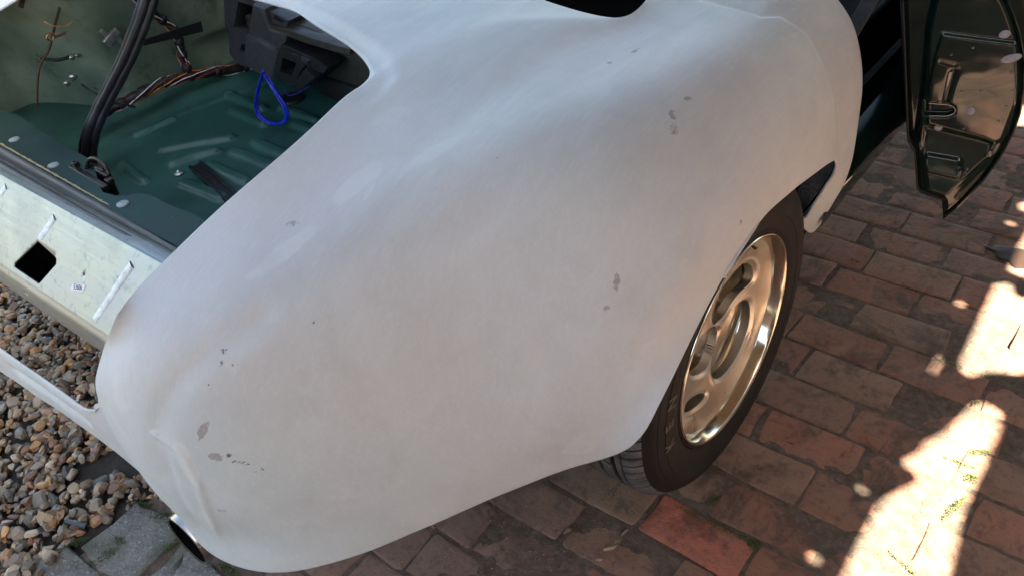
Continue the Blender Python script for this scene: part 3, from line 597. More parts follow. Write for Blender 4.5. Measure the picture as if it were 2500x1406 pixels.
# donor car green paint
def greenmat(name, c0, c1, rough, coat):
    q = NT(name); v = q.coord()
    f = q.noise(v, 6, 6, 0.6)
    col = q.ramp(f, [(0.3, c0), (0.7, c1)])
    col = q.mix(q.ramp(q.noise(v, 22, 6, 0.7), [(0.55, 0.0), (0.75, 0.6)]), col, (0.035, 0.028, 0.018))
    sp = q.n('ShaderNodeTexVoronoi'); sp.inputs['Scale'].default_value = 42; q.l(v, sp.inputs['Vector'])
    col = q.mix(q.ramp(sp.outputs['Distance'], [(0.035, 0.55), (0.05, 0.0)]), col, (0.4, 0.42, 0.4))
    q.set(col=col, rough=q.ramp(f, [(0.3, rough), (0.7, rough + 0.15)]), coat=coat, coatr=0.15)
    q.bump(q.noise(v, 60, 4), 0.0006)
    return q.m
M['green'] = greenmat('green_paint', (0.016, 0.070, 0.058), (0.034, 0.125, 0.10), 0.36, 0.2)
M['green_wall'] = greenmat('overspray_green', (0.09, 0.14, 0.10), (0.26, 0.33, 0.25), 0.26, 0.5)
M['green_gloss'] = None
q = NT('gloss_green'); v = q.coord()
q.set(col=q.ramp(q.noise(v, 15, 5), [(0.3, (0.003, 0.010, 0.008)), (0.7, (0.006, 0.020, 0.015))]), rough=0.10, coat=0.55, coatr=0.03, spec=0.35)
q.bump(q.noise(v, 9, 2), 0.002)
M['green_gloss'] = q.m
M['black'] = simple('black_plastic', (0.012, 0.012, 0.013), 0.5, sc=60)
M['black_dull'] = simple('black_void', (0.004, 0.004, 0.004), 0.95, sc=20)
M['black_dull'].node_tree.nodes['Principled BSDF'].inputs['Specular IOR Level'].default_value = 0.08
M['plastic'] = simple('grey_plastic', (0.050, 0.050, 0.056), 0.42, sc=90, bump=0.0002)
M['plastic_brown'] = simple('brown_plastic', (0.045, 0.040, 0.032), 0.5, sc=50)
M['rubber'] = simple('rubber', (0.014, 0.014, 0.017), 0.38, sc=80, bump=0.0002)
M['harness'] = simple('loom_tape', (0.010, 0.009, 0.010), 0.45, sc=120, bump=0.001)
for nm, c in dict(wire_red=(0.35, 0.03, 0.02), wire_orange=(0.7, 0.22, 0.03), wire_white=(0.6, 0.55, 0.55), wire_brown=(0.12, 0.05, 0.03), wire_violet=(0.05, 0.03, 0.35)).items():
    M[nm] = simple(nm, c, 0.4, sc=70)
M['blue'] = simple('blue_cable', (0.01, 0.03, 0.65), 0.25, sc=70, coat=0.4)
M['copper'] = simple('copper', (0.65, 0.34, 0.18), 0.3, 1.0, sc=70)
M['bolt'] = simple('zinc', (0.5, 0.5, 0.48), 0.35, 0.9, sc=70)
M['steel_white'] = simple('plug_plastic', (0.30, 0.33, 0.31), 0.5, sc=90)
M['plug_grey'] = simple('rubber_plug', (0.30, 0.29, 0.32), 0.5, sc=90)
# aluminium beam
q = NT('bare_aluminium'); v = q.coord()
br = q.noise(q.scale(v, (1.2, 40, 40)), 4, 5, 0.6)
bl = q.noise(v, 7, 5, 0.6)
col = q.ramp(bl, [(0.3, (0.36, 0.38, 0.36)), (0.5, (0.55, 0.56, 0.50)), (0.70, (0.47, 0.50, 0.53))])
col = q.mix(q.ramp(br, [(0.35, 0.0), (0.7, 0.45)]), col, (0.72, 0.71, 0.66))
col = q.mix(q.ramp(q.noise(v, 55, 4, 0.7), [(0.56, 0.0), (0.70, 0.6)]), col, (0.26, 0.27, 0.28))
q.set(col=q.mix(1.0, col, (0.78, 0.78, 0.76), 'MULTIPLY'), metal=0.8, rough=q.ramp(br, [(0.3, 0.34), (0.7, 0.52)]))
q.bump(br, 0.0004)
M['alu'] = q.m
M['weld'] = simple('weld_aluminium', (0.66, 0.68, 0.68), 0.5, 0.6, sc=60, bump=0.0006)
q = NT('door_seal_rubber'); v = q.coord()
q.set(col=q.ramp(q.noise(q.scale(v, (3, 60, 60)), 3, 5), [(0.3, (0.05, 0.05, 0.05)), (0.7, (0.12, 0.115, 0.105))]), rough=0.5)
M['seal'] = q.m
M['glue'] = simple('yellow_glue', (0.42, 0.34, 0.17), 0.5, sc=90, bump=0.002)
M['paper'] = simple('sticker_paper', (0.75, 0.75, 0.74), 0.6, var=0.05)
M['ink'] = simple('ink', (0.05, 0.05, 0.05), 0.7)
M['felt'] = simple('arch_felt', (0.045, 0.05, 0.055), 0.95, var=0.5, sc=160, bump=0.002)
M['chrome'] = simple('chrome', (0.36, 0.33, 0.30), 0.16, 1.0, var=0.1, sc=40)
q = NT('tyre_rubber'); v = q.coord()
q.set(col=q.mix(q.ramp(q.noise(v, 14, 5, 0.6), [(0.35, 0.0), (0.75, 0.8)]), (0.006, 0.0055, 0.005), (0.017, 0.015, 0.013)), rough=0.68, spec=0.3)
q.bump(q.noise(v, 300, 2), 0.0003)
M['tyre'] = q.m
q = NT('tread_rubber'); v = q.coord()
q.set(col=q.mix(q.attr('dust_groove_shade'), (0.004, 0.004, 0.004), q.mix(q.ramp(q.noise(v, 40, 5, 0.65), [(0.3, 0.0), (0.6, 1.0)]), (0.045, 0.042, 0.038), (0.13, 0.12, 0.11))), rough=0.8)  # grooves blackened by depth as painted shade; raised rubber keeps its dusty grey
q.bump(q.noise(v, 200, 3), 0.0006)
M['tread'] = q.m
M['rim'] = simple('polished_alloy', (0.74, 0.69, 0.56), 0.15, 1.0, var=0.04, sc=30)
M['rim_face'] = simple('satin_alloy', (0.64, 0.60, 0.52), 0.34, 1.0, var=0.06, sc=40, bump=0.0001)
M['drum'] = simple('brushed_hub', (0.62, 0.56, 0.50), 0.34, 1.0, var=0.15, sc=60)
M['brown_metal'] = simple('rusty_arm', (0.10, 0.055, 0.025), 0.6, 0.3, sc=50)
# ================================================================ the setting: ground, bricks, stones
# ground sheet of dark sandy soil, out to the horizon
q = NT('soil'); v = q.coord()
q.set(col=q.ramp(q.noise(v, 9, 8, 0.7), [(0.3, (0.022, 0.019, 0.015)), (0.55, (0.055, 0.047, 0.038)), (0.8, (0.10, 0.088, 0.072))]), rough=0.95)
q.bump(q.noise(v, 60, 6, 0.7), 0.006)
g = MB()
g.add([(-60, -60, -0.012), (60, -60, -0.012), (60, 60, -0.012), (-60, 60, -0.012)], [(0, 1, 2, 3)])
tag(g.build('ground', q.m), kind='structure')

def brick_shape(V, F, COL, cx, cy, L, Wd, ang, z, tint, tilt, rr=0.010, h=0.045, nx=9, ny=6, seed=0.0, rough=1.0):
    """one worn brick: rounded outline, softened arrises, a slightly uneven face"""
    ca, sa = math.cos(ang), math.sin(ang)
    base = len(V)
    lv = [-h, -0.006, -0.0015]
    def outline(inset):
        out = []
        hx, hy = L / 2 - inset, Wd / 2 - inset
        n = 28
        for k in range(n):
            t = 2 * math.pi * k / n
            c, s_ = math.cos(t), math.sin(t)
            e = 0.075
            x = math.copysign(abs(c) ** e, c) * hx; y = math.copysign(abs(s_) ** e, s_) * hy
            w = (noise.noise(Vector((x * 28 + seed, y * 28, seed * 3.1))) * 0.0050 + noise.noise(Vector((x * 90 + seed, y * 90, seed))) * 0.0026) * rough
            out.append((x + w * c * 1.2, y + w * s_))
        return out
    rings = [(0.002, -h), (0.0, -0.006), (0.0014, -0.0016), (0.005, 0.0)]
    ids = []
    def put(x, y, zz):
        zz += noise.noise(Vector((x * 16 + seed, y * 16 + 5, seed))) * 0.0022 * rough + tilt[0] * x + tilt[1] * y
        V.append((cx + x * ca - y * sa, cy + x * sa + y * ca, z + zz)); COL.append(tint)
    for ins, zz in rings:
        ids.append(len(V))
        for x, y in outline(ins): put(x, y, zz)
    for a in range(3):
        for k in range(28):
            F.append((ids[a] + k, ids[a] + (k + 1) % 28, ids[a + 1] + (k + 1) % 28, ids[a + 1] + k))
    last = ids[3]
    for sc in (0.72, 0.4):
        st = len(V)
        o = outline(0.006)
        for x, y in o: put(x * sc, y * sc, 0.0006)
        for k in range(28): F.append((last + k, last + (k + 1) % 28, st + (k + 1) % 28, st + k))
        last = st
    c0 = len(V); put(0, 0, 0.0008)
    for k in range(28): F.append((last + k, last + (k + 1) % 28, c0))

def col_mesh(name, V, F, COL, mat):
    me = mesh(V, F)
    at = me.color_attributes.new('tint', 'FLOAT_COLOR', 'POINT')
    at.data.foreach_set('color', np.array([(*c, 1) for c in COL], dtype=np.float32).ravel())
    return link(name, me, mat)

# brick paving
q = NT('paving_brick'); v = q.coord()
t = q.attr('tint')
n1 = q.noise(v, 11, 7, 0.68); n2 = q.noise(v, 55, 6, 0.72); n3 = q.noise(v, 2.6, 5, 0.6)
t = q.mix(1.0, t, (2.25, 1.95, 1.7), 'MULTIPLY')
col = q.mix(q.ramp(n1, [(0.3, 0.0), (0.72, 0.8)]), t, (0.23, 0.145, 0.105))
col = q.mix(q.ramp(n2, [(0.30, 0.55), (0.50, 0.0)]), col, (0.035, 0.026, 0.020))
col = q.mix(q.ramp(q.noise(q.scale(v, (3, 1, 1)), 8, 8, 0.75, 1.0), [(0.56, 0.0), (0.70, 0.75)]), col, (0.030, 0.022, 0.017))
col = q.mix(q.ramp(q.noise(v, 150, 4, 0.7), [(0.58, 0.0), (0.72, 0.6)]), col, (0.28, 0.21, 0.17))
col = q.mix(q.ramp(n3, [(0.56, 0.0), (0.74, 0.5)]), col, (0.11, 0.09, 0.075))
col = q.mix(q.ramp(q.noise(v, 4.2, 9, 0.72, 0.8), [(0.50, 0.0), (0.60, 0.72)]), col, (0.075, 0.050, 0.036))
col = q.mix(q.ramp(q.noise(v, 17, 6, 0.7, 0.4), [(0.52, 0.0), (0.66, 0.5)]), col, (0.31, 0.19, 0.135))
col = q.mix(q.ramp(q.noise(v, 19, 5, 0.6), [(0.66, 0.0), (0.76, 0.55)]), col, (0.035, 0.050, 0.018))
q.set(col=col, rough=q.ramp(n2, [(0.3, 0.58), (0.7, 0.85)]), spec=0.4)
q.bump(q.mth('ADD', q.mth('MULTIPLY', n2, 1.0), q.mth('MULTIPLY', n1, 1.4)), 0.0042)
M['brick'] = q.m
V, F, COL = [], [], []
reds = [(0.155, 0.072, 0.048), (0.145, 0.074, 0.052), (0.128, 0.078, 0.056), (0.140, 0.086, 0.060), (0.125, 0.084, 0.062), (0.165, 0.078, 0.052)]
pit = 0.1085
for k in range(-12, 40):
    yc = -0.196 + pit * k
    off = 0.0375 + (0.1 if k % 2 else 0.0) + rnd.uniform(-0.03, 0.03) if k != 0 else 0.0375
    i = -14
    while i < 20:
        xc = off + 0.2115 * (i)
        i += 1
        rg = rnd.random
        if k == 0 and i == 1: tint = (0.27, 0.082, 0.052)
        else: tm_ = rnd.uniform(0.88, 1.12); tint = tuple(c * tm_ for c in rnd.choice(reds))
        if yc < -0.3 and xc < -0.1: tint = tuple(0.45 * a + 0.55 * b for a, b in zip(tint, (0.085, 0.080, 0.078)))
        if xc < -0.62 and yc < -0.60: continue
        if xc < -0.93 and xc > -1.95 and yc < 0.6: continue
        if xc > 3.2 or xc < -3.0: continue
        L = 0.2085 + rnd.uniform(-0.006, 0.002); Wd = 0.1050 + rnd.uniform(-0.004, 0.002)
        brick_shape(V, F, COL, xc + rnd.uniform(-0.002, 0.002), yc + rnd.uniform(-0.002, 0.002), L, Wd, rnd.gauss(0, 0.010), rnd.uniform(-0.0025, 0.002), tint,
                    (rnd.gauss(0, 0.010), rnd.gauss(0, 0.016)), seed=rnd.uniform(0, 90))
tag(col_mesh('brick_paving', V, F, COL, M['brick']), kind='structure')
# sand and dirt lying in the joints
q = NT('joint_dirt'); v = q.coord()
col = q.ramp(q.noise(v, 45, 6, 0.7), [(0.3, (0.070, 0.048, 0.034)), (0.55, (0.150, 0.105, 0.077)), (0.8, (0.24, 0.185, 0.14))])
col = q.mix(q.ramp(q.noise(v, 5.5, 4, 0.6), [(0.60, 0.0), (0.72, 0.5)]), col, (0.055, 0.060, 0.026))
q.set(col=col, rough=0.95); q.bump(q.noise(v, 220, 4, 0.7), 0.004)
g = MB(); nn = 420
vv = []
for i in range(nn + 1):
    for j in range(nn + 1):
        x = -0.95 + 2.5 * (i / nn); y = -1.0 + 4.2 * (j / nn) ** 1.3
        vv.append((x, y, -0.0018 + 0.0010 * noise.noise(Vector((x * 6, y * 6, 1))) + 0.0013 * noise.noise(Vector((x * 38, y * 38, 5))) - (0.003 if -0.07 < x < 0.14 and -0.25 < y < -0.14 else 0)))
g.add(vv, [(i * (nn + 1) + j, (i + 1) * (nn + 1) + j, (i + 1) * (nn + 1) + j + 1, i * (nn + 1) + j + 1) for i in range(nn) for j in range(nn)])
tag(g.build('joint_sand', q.m), kind='structure')

# edging of large grey stones
q = NT('edging_stone'); v = q.coord()
n1 = q.noise(v, 26, 7, 0.7); n2 = q.noise(v, 160, 4, 0.7)
col = q.ramp(n1, [(0.28, (0.10, 0.095, 0.075)), (0.5, (0.215, 0.205, 0.175)), (0.72, (0.36, 0.345, 0.30))])
col = q.mix(q.ramp(n2, [(0.56, 0.0), (0.66, 0.9)]), col, (0.42, 0.43, 0.42))
col = q.mix(q.ramp(q.noise(v, 13, 5, 0.65), [(0.50, 0.0), (0.62, 0.75)]), col, (0.080, 0.085, 0.040))
q.set(col=col, rough=0.75); q.bump(q.mth('ADD', n1, q.mth('MULTIPLY', n2, 0.6)), 0.011)
V, F, COL = [], [], []
for cx, cy, L, Wd, a in [(-0.885, -0.842, 0.170, 0.150, 0.03), (-0.905, -1.005, 0.200, 0.155, -0.04), (-0.715, -0.850, 0.150, 0.150, -0.02), (-0.700, -1.010, 0.185, 0.160, 0.03),
                         (-0.560, -0.870, 0.140, 0.160, 0.02), (-0.500, -1.040, 0.190, 0.160, 0.0), (-0.42, -0.74, 0.10, 0.08, 0.1), (-0.91, -1.18, 0.19, 0.16, 0.02), (-0.705, -1.19, 0.185, 0.15, 0)]:
    if cx == -0.42: continue
    brick_shape(V, F, COL, cx, cy, L, Wd, a, rnd.uniform(0.0, 0.004), (1, 1, 1), (rnd.gauss(0, 0.02), rnd.gauss(0, 0.02)), h=0.05, seed=rnd.uniform(0, 50), rough=4.2)
tag(col_mesh('stone_paving', V, F, COL, q.m), kind='structure')

# gravel of flint and pea shingle
q = NT('gravel_stone'); v = q.coord()
t = q.mix(1.0, q.attr('tint'), (1.12, 1.0, 0.84), 'MULTIPLY')
n1 = q.noise(v, 60, 5, 0.65)
col = q.mix(q.ramp(n1, [(0.35, 0.0), (0.75, 0.55)]), t, (0.20, 0.18, 0.155))
col = q.mix(q.ramp(q.noise(v, 140, 4, 0.7), [(0.58, 0.0), (0.7, 0.5)]), col, (0.06, 0.05, 0.04))
q.set(col=col, rough=q.ramp(n1, [(0.3, 0.38), (0.7, 0.7)]), spec=0.5); q.bump(n1, 0.002)
M['gravel'] = q.m
PAL = [(0.19, 0.17, 0.145), (0.15, 0.13, 0.11), (0.24, 0.20, 0.15), (0.30, 0.26, 0.20), (0.25, 0.13, 0.055), (0.33, 0.19, 0.07), (0.11, 0.105, 0.095), (0.17, 0.165, 0.15), (0.26, 0.21, 0.15), (0.22, 0.18, 0.13), (0.34, 0.24, 0.12), (0.26, 0.15, 0.09),
       (0.07, 0.068, 0.065), (0.20, 0.115, 0.075), (0.17, 0.10, 0.08), (0.36, 0.33, 0.28), (0.16, 0.135, 0.10), (0.12, 0.09, 0.06)]
def pebble_shape(seed, ang=True, sub=2):
    bm = bmesh.new()
    bmesh.ops.create_icosphere(bm, subdivisions=sub, radius=1)
    r2 = random.Random(seed)
    sx, sy, sz = 1, r2.uniform(0.62, 0.95), r2.uniform(0.42, 0.75)
    planes = [(Vector((r2.gauss(0, 1), r2.gauss(0, 1), r2.gauss(0, 1))).normalized(), r2.uniform(0.42, 0.78)) for _ in range(13 if ang else 6)]
    for vt in bm.verts:
        p = vt.co.copy()
        p *= 1 + 0.22 * noise.noise(p * 1.2 + Vector((seed * 7.3, 0, 0)))
        for n_, d in planes:
            e = p.dot(n_) - d
            if e > 0: p -= n_ * e
        vt.co = Vector((p.x * sx, p.y * sy, p.z * sz))
    out = ([v_.co.copy() for v_ in bm.verts], [[v_.index for v_ in f.verts] for f in bm.faces])
    bm.free(); return out
shapes = [pebble_shape(i, ang=i % 3 != 0) for i in range(26)]
V, F, COL = [], [], []
VA, FA = [], []
def scatter(n, x0, x1, y0, y1, test, zr):
    nv = len(V) and 0
    for _ in range(n):
        x, y = rnd.uniform(x0, x1), rnd.uniform(y0, y1)
        if not test(x, y): continue
        sv, sf = shapes[rnd.randrange(26)]
        r = abs(rnd.gauss(0.0086, 0.0045)) + 0.0040
        if r > 0.023: r = 0.023
        e = Matrix.Rotation(rnd.uniform(0, 6.28), 3, 'Z') @ Matrix.Rotation(rnd.gauss(0, 0.45), 3, 'X') @ Matrix.Rotation(rnd.gauss(0, 0.45), 3, 'Y')
        c = rnd.choice(PAL); m = rnd.uniform(0.85, 1.65); c = tuple(a * m for a in c)
        z = rnd.uniform(*zr) + r * 0.25
        b = len(V)
        for p in sv:
            w = e @ (p * r); V.append((w.x + x, w.y + y, w.z + z))
        COL.extend([c] * len(sv))
        F.extend([tuple(i + b for i in f) for f in sf])
ingrav = lambda x, y: (x < -0.985 + 0.02 * math.sin(y * 30)) or (y > -0.752 + 0.012 * math.sin(x * 40) and x < -0.62)
patch = lambda x, y: ingrav(x, y) and noise.noise(Vector((x * 4.5, y * 4.5, 3.3))) < 0.42
scatter(6400, -2.1, -0.62, -1.25, -0.1, patch, (-0.010, 0.006))
scatter(2000, -1.9, -0.9, -1.2, -0.3, patch, (0.002, 0.012))
scatter(700, -2.1, -0.62, -1.25, -0.1, ingrav, (-0.014, -0.006))
o = tag(sharp(col_mesh('gravel', V, F, COL, M['gravel']), 22), 'multicoloured flint gravel under and behind the car tail', 'gravel', kind='stuff')

# ---------------------------------------------------------------- loose things on the ground
def pebble(px, py, r, c, seed, label, rz=0.0, el=1.0):
    sv, sf = pebble_shape(seed, True, 3)
    e = Matrix.Rotation(rz, 3, 'Z')
    W_ = [e @ Vector((p.x * r * el, p.y * r, p.z * r)) for p in sv]
    zm = min(p.z for p in W_)
    V = [(p.x + px, p.y + py, p.z - zm * 0.93 + 0.001) for p in W_]
    o = col_mesh('pebble', V, sf, [c] * len(V), M['gravel'])
    return tag(o, label, 'pebble', 'stray pebbles on the bricks')
for a in D['pebbles']: pebble(*a)
# grit and crumbs lying on the bricks
V, F, COL = [], [], []
gs = [pebble_shape(60 + i, True, 1) for i in range(6)]
for _ in range(900):
    x = rnd.uniform(-0.62, 0.62); y = rnd.uniform(-0.75, 1.4)
    if rnd.random() < 0.55: x, y = rnd.gauss(-0.30, 0.16), rnd.gauss(-0.42, 0.14)
    sv, sf = gs[rnd.randrange(6)]; r = abs(rnd.gauss(0.0007, 0.0006)) + 0.0005
    c = rnd.choice([(0.45, 0.43, 0.40), (0.30, 0.27, 0.23), (0.10, 0.08, 0.06), (0.04, 0.03, 0.025), (0.35, 0.2, 0.12)])
    b_ = len(V); V += [(p.x * r + x, p.y * r + y, p.z * r + 0.0025 + r * 0.3) for p in sv]; COL += [c] * len(sv); F += [tuple(i + b_ for i in f) for f in sf]
tag(col_mesh('grit', V, F, COL, M['gravel']), 'pale grit and crumbs scattered over the bricks', 'grit', kind='stuff')
# moss in the joints
q = NT('moss'); v = q.coord()
q.set(col=q.ramp(q.noise(v, 90, 4), [(0.3, (0.025, 0.050, 0.010)), (0.7, (0.085, 0.13, 0.020))]), rough=0.9)
g = MB()
def moss(cx, cy, rx, ry, n, ang=0.0, h=0.008):
    for _ in range(n):
        a, r = rnd.uniform(0, 6.28), math.sqrt(rnd.random())
        dx, dy = math.cos(a) * r * rx, math.sin(a) * r * ry
        x = cx + dx * math.cos(ang) - dy * math.sin(ang); y = cy + dx * math.sin(ang) + dy * math.cos(ang)
        z = rnd.uniform(-0.004, h * (1 - r * 0.7)); s = rnd.uniform(0.0008, 0.0024)
        u = Vector((rnd.gauss(0, 1), rnd.gauss(0, 1), rnd.gauss(0, 0.7))).normalized() * s
        w = Vector((rnd.gauss(0, 1), rnd.gauss(0, 1), abs(rnd.gauss(0, 1)))).normalized() * s * 1.6
        p = Vector((x, y, z))
        g.add([p - u, p + u, p + w], [(0, 1, 2)])
for a in D['moss']: moss(*a)
tag(g.build('moss', q.m, smooth=False), 'green moss and small weeds growing in the paving joints', 'moss', kind='stuff')
# wet patch
q = NT('spilled_water'); v = q.coord()
q.set(col=(0.035, 0.019, 0.012), rough=0.55, spec=0.3); q.bump(q.noise(v, 30, 4), 0.0015)
P_ = D['puddle']
P_ = [Vector((*p, 0)) for p in P_]; P_ = spline(P_, 6, True)
cx = sum((p for p in P_), Vector()) / len(P_)
g = MB(); vs = [(cx.x, cx.y, 0.0016)]
for s_, z_ in ((0.6, 0.0016), (0.93, 0.0014), (1.0, 0.0006)):
    vs += [(cx.x + (p.x - cx.x) * s_, cx.y + (p.y - cx.y) * s_, z_) for p in P_]
n_ = len(P_); fs = [(0, 1 + k, 1 + (k + 1) % n_) for k in range(n_)]
for r_ in range(2): fs += [(1 + r_ * n_ + k, 1 + r_ * n_ + n_ + k, 1 + r_ * n_ + n_ + (k + 1) % n_, 1 + r_ * n_ + (k + 1) % n_) for k in range(n_)]
g.add(vs, fs)
tag(g.build('puddle', q.m), 'dark shiny wet patch on the bricks beside the strip of sun', 'puddle', kind='stuff')
# scrap of tube in the gravel
g = MB(); a, b = D['tube']
g.tube([a, b], 0.0062, 14, cap=False); g.tube([b, a], 0.0045, 14, cap=False)
tag(g.build('plastic_tube', simple('blue_grey_pvc', (0.05, 0.065, 0.075), 0.4)), 'short dark blue grey tube offcut lying in the gravel', 'tube offcut')

# ================================================================ off-frame sheet added to shade the car, holes cut to place sun patches
ZR = 2.05
k_ = ZR / SUN.z
shift = (SUN.x * k_, SUN.y * k_)
outer = [(-0.7, -1.95), (0.5, -1.95), (0.5, -2.6), (3.0, -2.6), (3.0, 5.0), (-0.7, 5.0)]
holes = [[(x + shift[0], y + shift[1]) for x, y in pl] for pl in D['sunholes']]
for x, y, r in D['pinholes']:
    holes.append([(x + shift[0] + r * math.cos(t * math.pi / 8), y + shift[1] + r * math.sin(t * math.pi / 8)) for t in range(16)])
me = flat_poly(outer, holes, (0, 0, ZR), (1, 0, 0), (0, 1, 0), 0.003)
blocker = empty('sun_blocker', (3.3, 1.0, 0)); WL[blocker.name] = Vector(blocker.location)
tag(blocker, 'unseen sheet added to shade the car, with holes cut for the sun patches', 'blocker')
q = NT('blocker_sheet'); v = q.coord()
q.set(col=q.ramp(q.noise(v, 4, 5), [(0.3, (0.24, 0.19, 0.14)), (0.7, (0.40, 0.33, 0.25))]), rough=0.7)
link('blocker_sheet', me, q.m, blocker, False)
M['timber'] = simple('timber', (0.22, 0.14, 0.08), 0.7, sc=12)
for y in (-2.5, 1.2, 4.9):
    g = MB(); g.box((2.94, y, 1.02), (0.09, 0.09, 2.035), bev=0.004)
    g.build('blocker_post', M['timber'], blocker, False)

# unseen wall added behind the camera to cut sky light from the rear
q = NT('added_wall_brick'); v = q.coord()
bt = q.n('ShaderNodeTexBrick'); bt.inputs['Scale'].default_value = 4.4; bt.inputs['Color1'].default_value = (0.26, 0.12, 0.07, 1); bt.inputs['Color2'].default_value = (0.34, 0.17, 0.10, 1)
bt.inputs['Mortar'].default_value = (0.34, 0.30, 0.25, 1); bt.inputs['Mortar Size'].default_value = 0.015
mp = q.n('ShaderNodeMapping'); mp.inputs['Rotation'].default_value = (R(90), 0, 0); q.l(v, mp.inputs['Vector']); q.l(mp.outputs[0], bt.inputs['Vector'])
q.set(col=q.mix(q.ramp(q.noise(v, 3, 5), [(0.3, 0.0), (0.8, 0.5)]), bt.outputs['Color'], (0.20, 0.14, 0.10)), rough=0.85)
hw = empty('added_rear_wall', (1.0, -5.2, 0)); WL[hw.name] = Vector(hw.location)
tag(hw, 'unseen red brick wall with a coping, added to cut sky light from the rear', 'wall')
g = MB()
g.box((1.0, -5.2, 0.9), (12.0, 0.22, 1.8)); g.box((1.0, -5.2, 1.83), (12.06, 0.28, 0.06))
g.build('added_wall_body', q.m, hw, False)

M['boarding'] = simple('blocker_boarding', (0.13, 0.075, 0.04), 0.7, sc=6)
fn_ = empty('added_side_fence', (3.12, 0.5, 0)); WL[fn_.name] = Vector(fn_.location)  # boarding added out of view to block low sky from the right
tag(fn_, 'unseen dark brown boarding added to block low sky light on the right', 'fence')
g = MB()
for k in range(62): g.box((3.12 + 0.008 * (k % 2), -4.0 + 0.149 * k, 0.95), (0.02, 0.145, 1.9), None, 0.002)
g.build('blocker_boards', M['boarding'], fn_, False)
g = MB(); g.box((3.16, 0.5, 0.45), (0.05, 9.0, 0.09)); g.build('blocker_rail', M['timber'], fn_, False)
g = MB(); g.box((3.16, 0.5, 1.55), (0.05, 9.0, 0.09)); g.build('blocker_rail', M['timber'], fn_, False)
# ================================================================ the car
car = empty('sports_car', (-0.83, 1.2, 0)); WL[car.name] = Vector(car.location)
tag(car, 'sports car under restoration with white sanded primer body, open boot and one door open', 'car')

# ---- body shell: a cage whose subdivision limit passes through the given points
cg = D['cage']
T = np.array(cg['V'])
me = mesh(cg['V'], cg['F'])
bm = bmesh.new(); bm.from_mesh(me)
bmesh.ops.recalc_face_normals(bm, faces=bm.faces); bm.to_mesh(me); bm.free()
tmp = bpy.data.objects.new('tmp', me); C.objects.link(tmp)
sb = tmp.modifiers.new('s', 'SUBSURF'); sb.levels = 2; sb.use_limit_surface = True
cur = T.copy()
for it in range(14):
    me.vertices.foreach_set('co', cur.ravel()); me.update()
    ev = tmp.evaluated_get(bpy.context.evaluated_depsgraph_get())
    co = np.empty(len(ev.data.vertices) * 3); ev.data.vertices.foreach_get('co', co)
    lim = co.reshape(-1, 3)[:len(T)]
    cur = cur + (T - lim) * 0.9
me.vertices.foreach_set('co', cur.ravel()); me.update()
sb.levels = 5
ev = tmp.evaluated_get(bpy.context.evaluated_depsgraph_get())
body_me = bpy.data.meshes.new_from_object(ev)
bpy.data.objects.remove(tmp)
nv = len(body_me.vertices)
co = np.empty(nv * 3); body_me.vertices.foreach_get('co', co); co = co.reshape(-1, 3)
no = np.empty(nv * 3); body_me.vertices.foreach_get('normal', no); no = no.reshape(-1, 3)
if no[np.argmax(co[:, 2]), 2] < 0: body_me.flip_normals(); no = -no
def seg_dist(P, pl):
    pl = np.array(pl); best = np.full(len(P), 1e9); prm = np.zeros(len(P))
    for i in range(len(pl) - 1):
        a, b = pl[i], pl[i + 1]; d = b - a
        t = np.clip(((P - a) @ d) / (d @ d), 0, 1)
        dd = np.linalg.norm(P - a - t[:, None] * d, axis=1)
        k = dd < best; best[k] = dd[k]; prm[k] = (i + t[k]) / (len(pl) - 1)
    return best, prm
def sst(a, b, x):
    t = np.clip((x - a) / (b - a), 0, 1); return t * t * (3 - 2 * t)
disp = np.zeros(nv)
# ease the inside corner of the cockpit edge, where a single vertex stands proud
bm = bmesh.new(); bm.from_mesh(body_me); bm.verts.ensure_lookup_table()
for k_ in (cg['jk'] * cg['NR'],):
    P0_ = Vector(T[k_]); near = [v_ for v_ in bm.verts if (v_.co - P0_).length < 0.016]
    for _ in range(10): bmesh.ops.smooth_vert(bm, verts=near, factor=0.5, use_axis_x=True, use_axis_y=True, use_axis_z=True)
bm.to_mesh(body_me); bm.free()
cc_ = np.empty(nv * 3); body_me.vertices.foreach_get('co', cc_); co = cc_.reshape(-1, 3)
# drip channel let in around the front edge of the boot opening
d_, p_ = seg_dist(co, D['drip'])
fade = sst(0.22, 0.62, p_)
chan = -0.012 * (1 - sst(0.018, 0.044, d_)) * fade
co += np.array([0, 0, 1.0]) * chan[:, None]
# creases and valleys in the skin
for pl, wd, dp in D['creases']:
    d_, p_ = seg_dist(co, pl)
    disp += dp * np.exp(-(d_ / wd) ** 2) * sst(0, 0.12, p_) * (1 - sst(0.88, 1, p_))
# panel ahead of the haunch sits a little lower
for pl, wd, dp in D['steps']:
    a = np.array(pl); d_, p_ = seg_dist(co, pl)
    # signed side by y
    yc = np.interp(co[:, 2], a[::-1, 2] if a[0, 2] > a[-1, 2] else a[:, 2], a[::-1, 1] if a[0, 2] > a[-1, 2] else a[:, 1])
    ahead = co[:, 1] - yc
    wgt = sst(-wd, wd, ahead) * np.exp(-(np.maximum(0, ahead) / 0.10) ** 2)
    wgt *= sst(-0.30, -0.12, co[:, 0])
    disp -= dp * wgt
co += no * disp[:, None]
co += no * (0.0006 * np.sin(co[:, 0] * 31 + co[:, 1] * 17) * np.sin(co[:, 1] * 23 - co[:, 2] * 19))[:, None]
body_me.vertices.foreach_set('co', co.ravel())
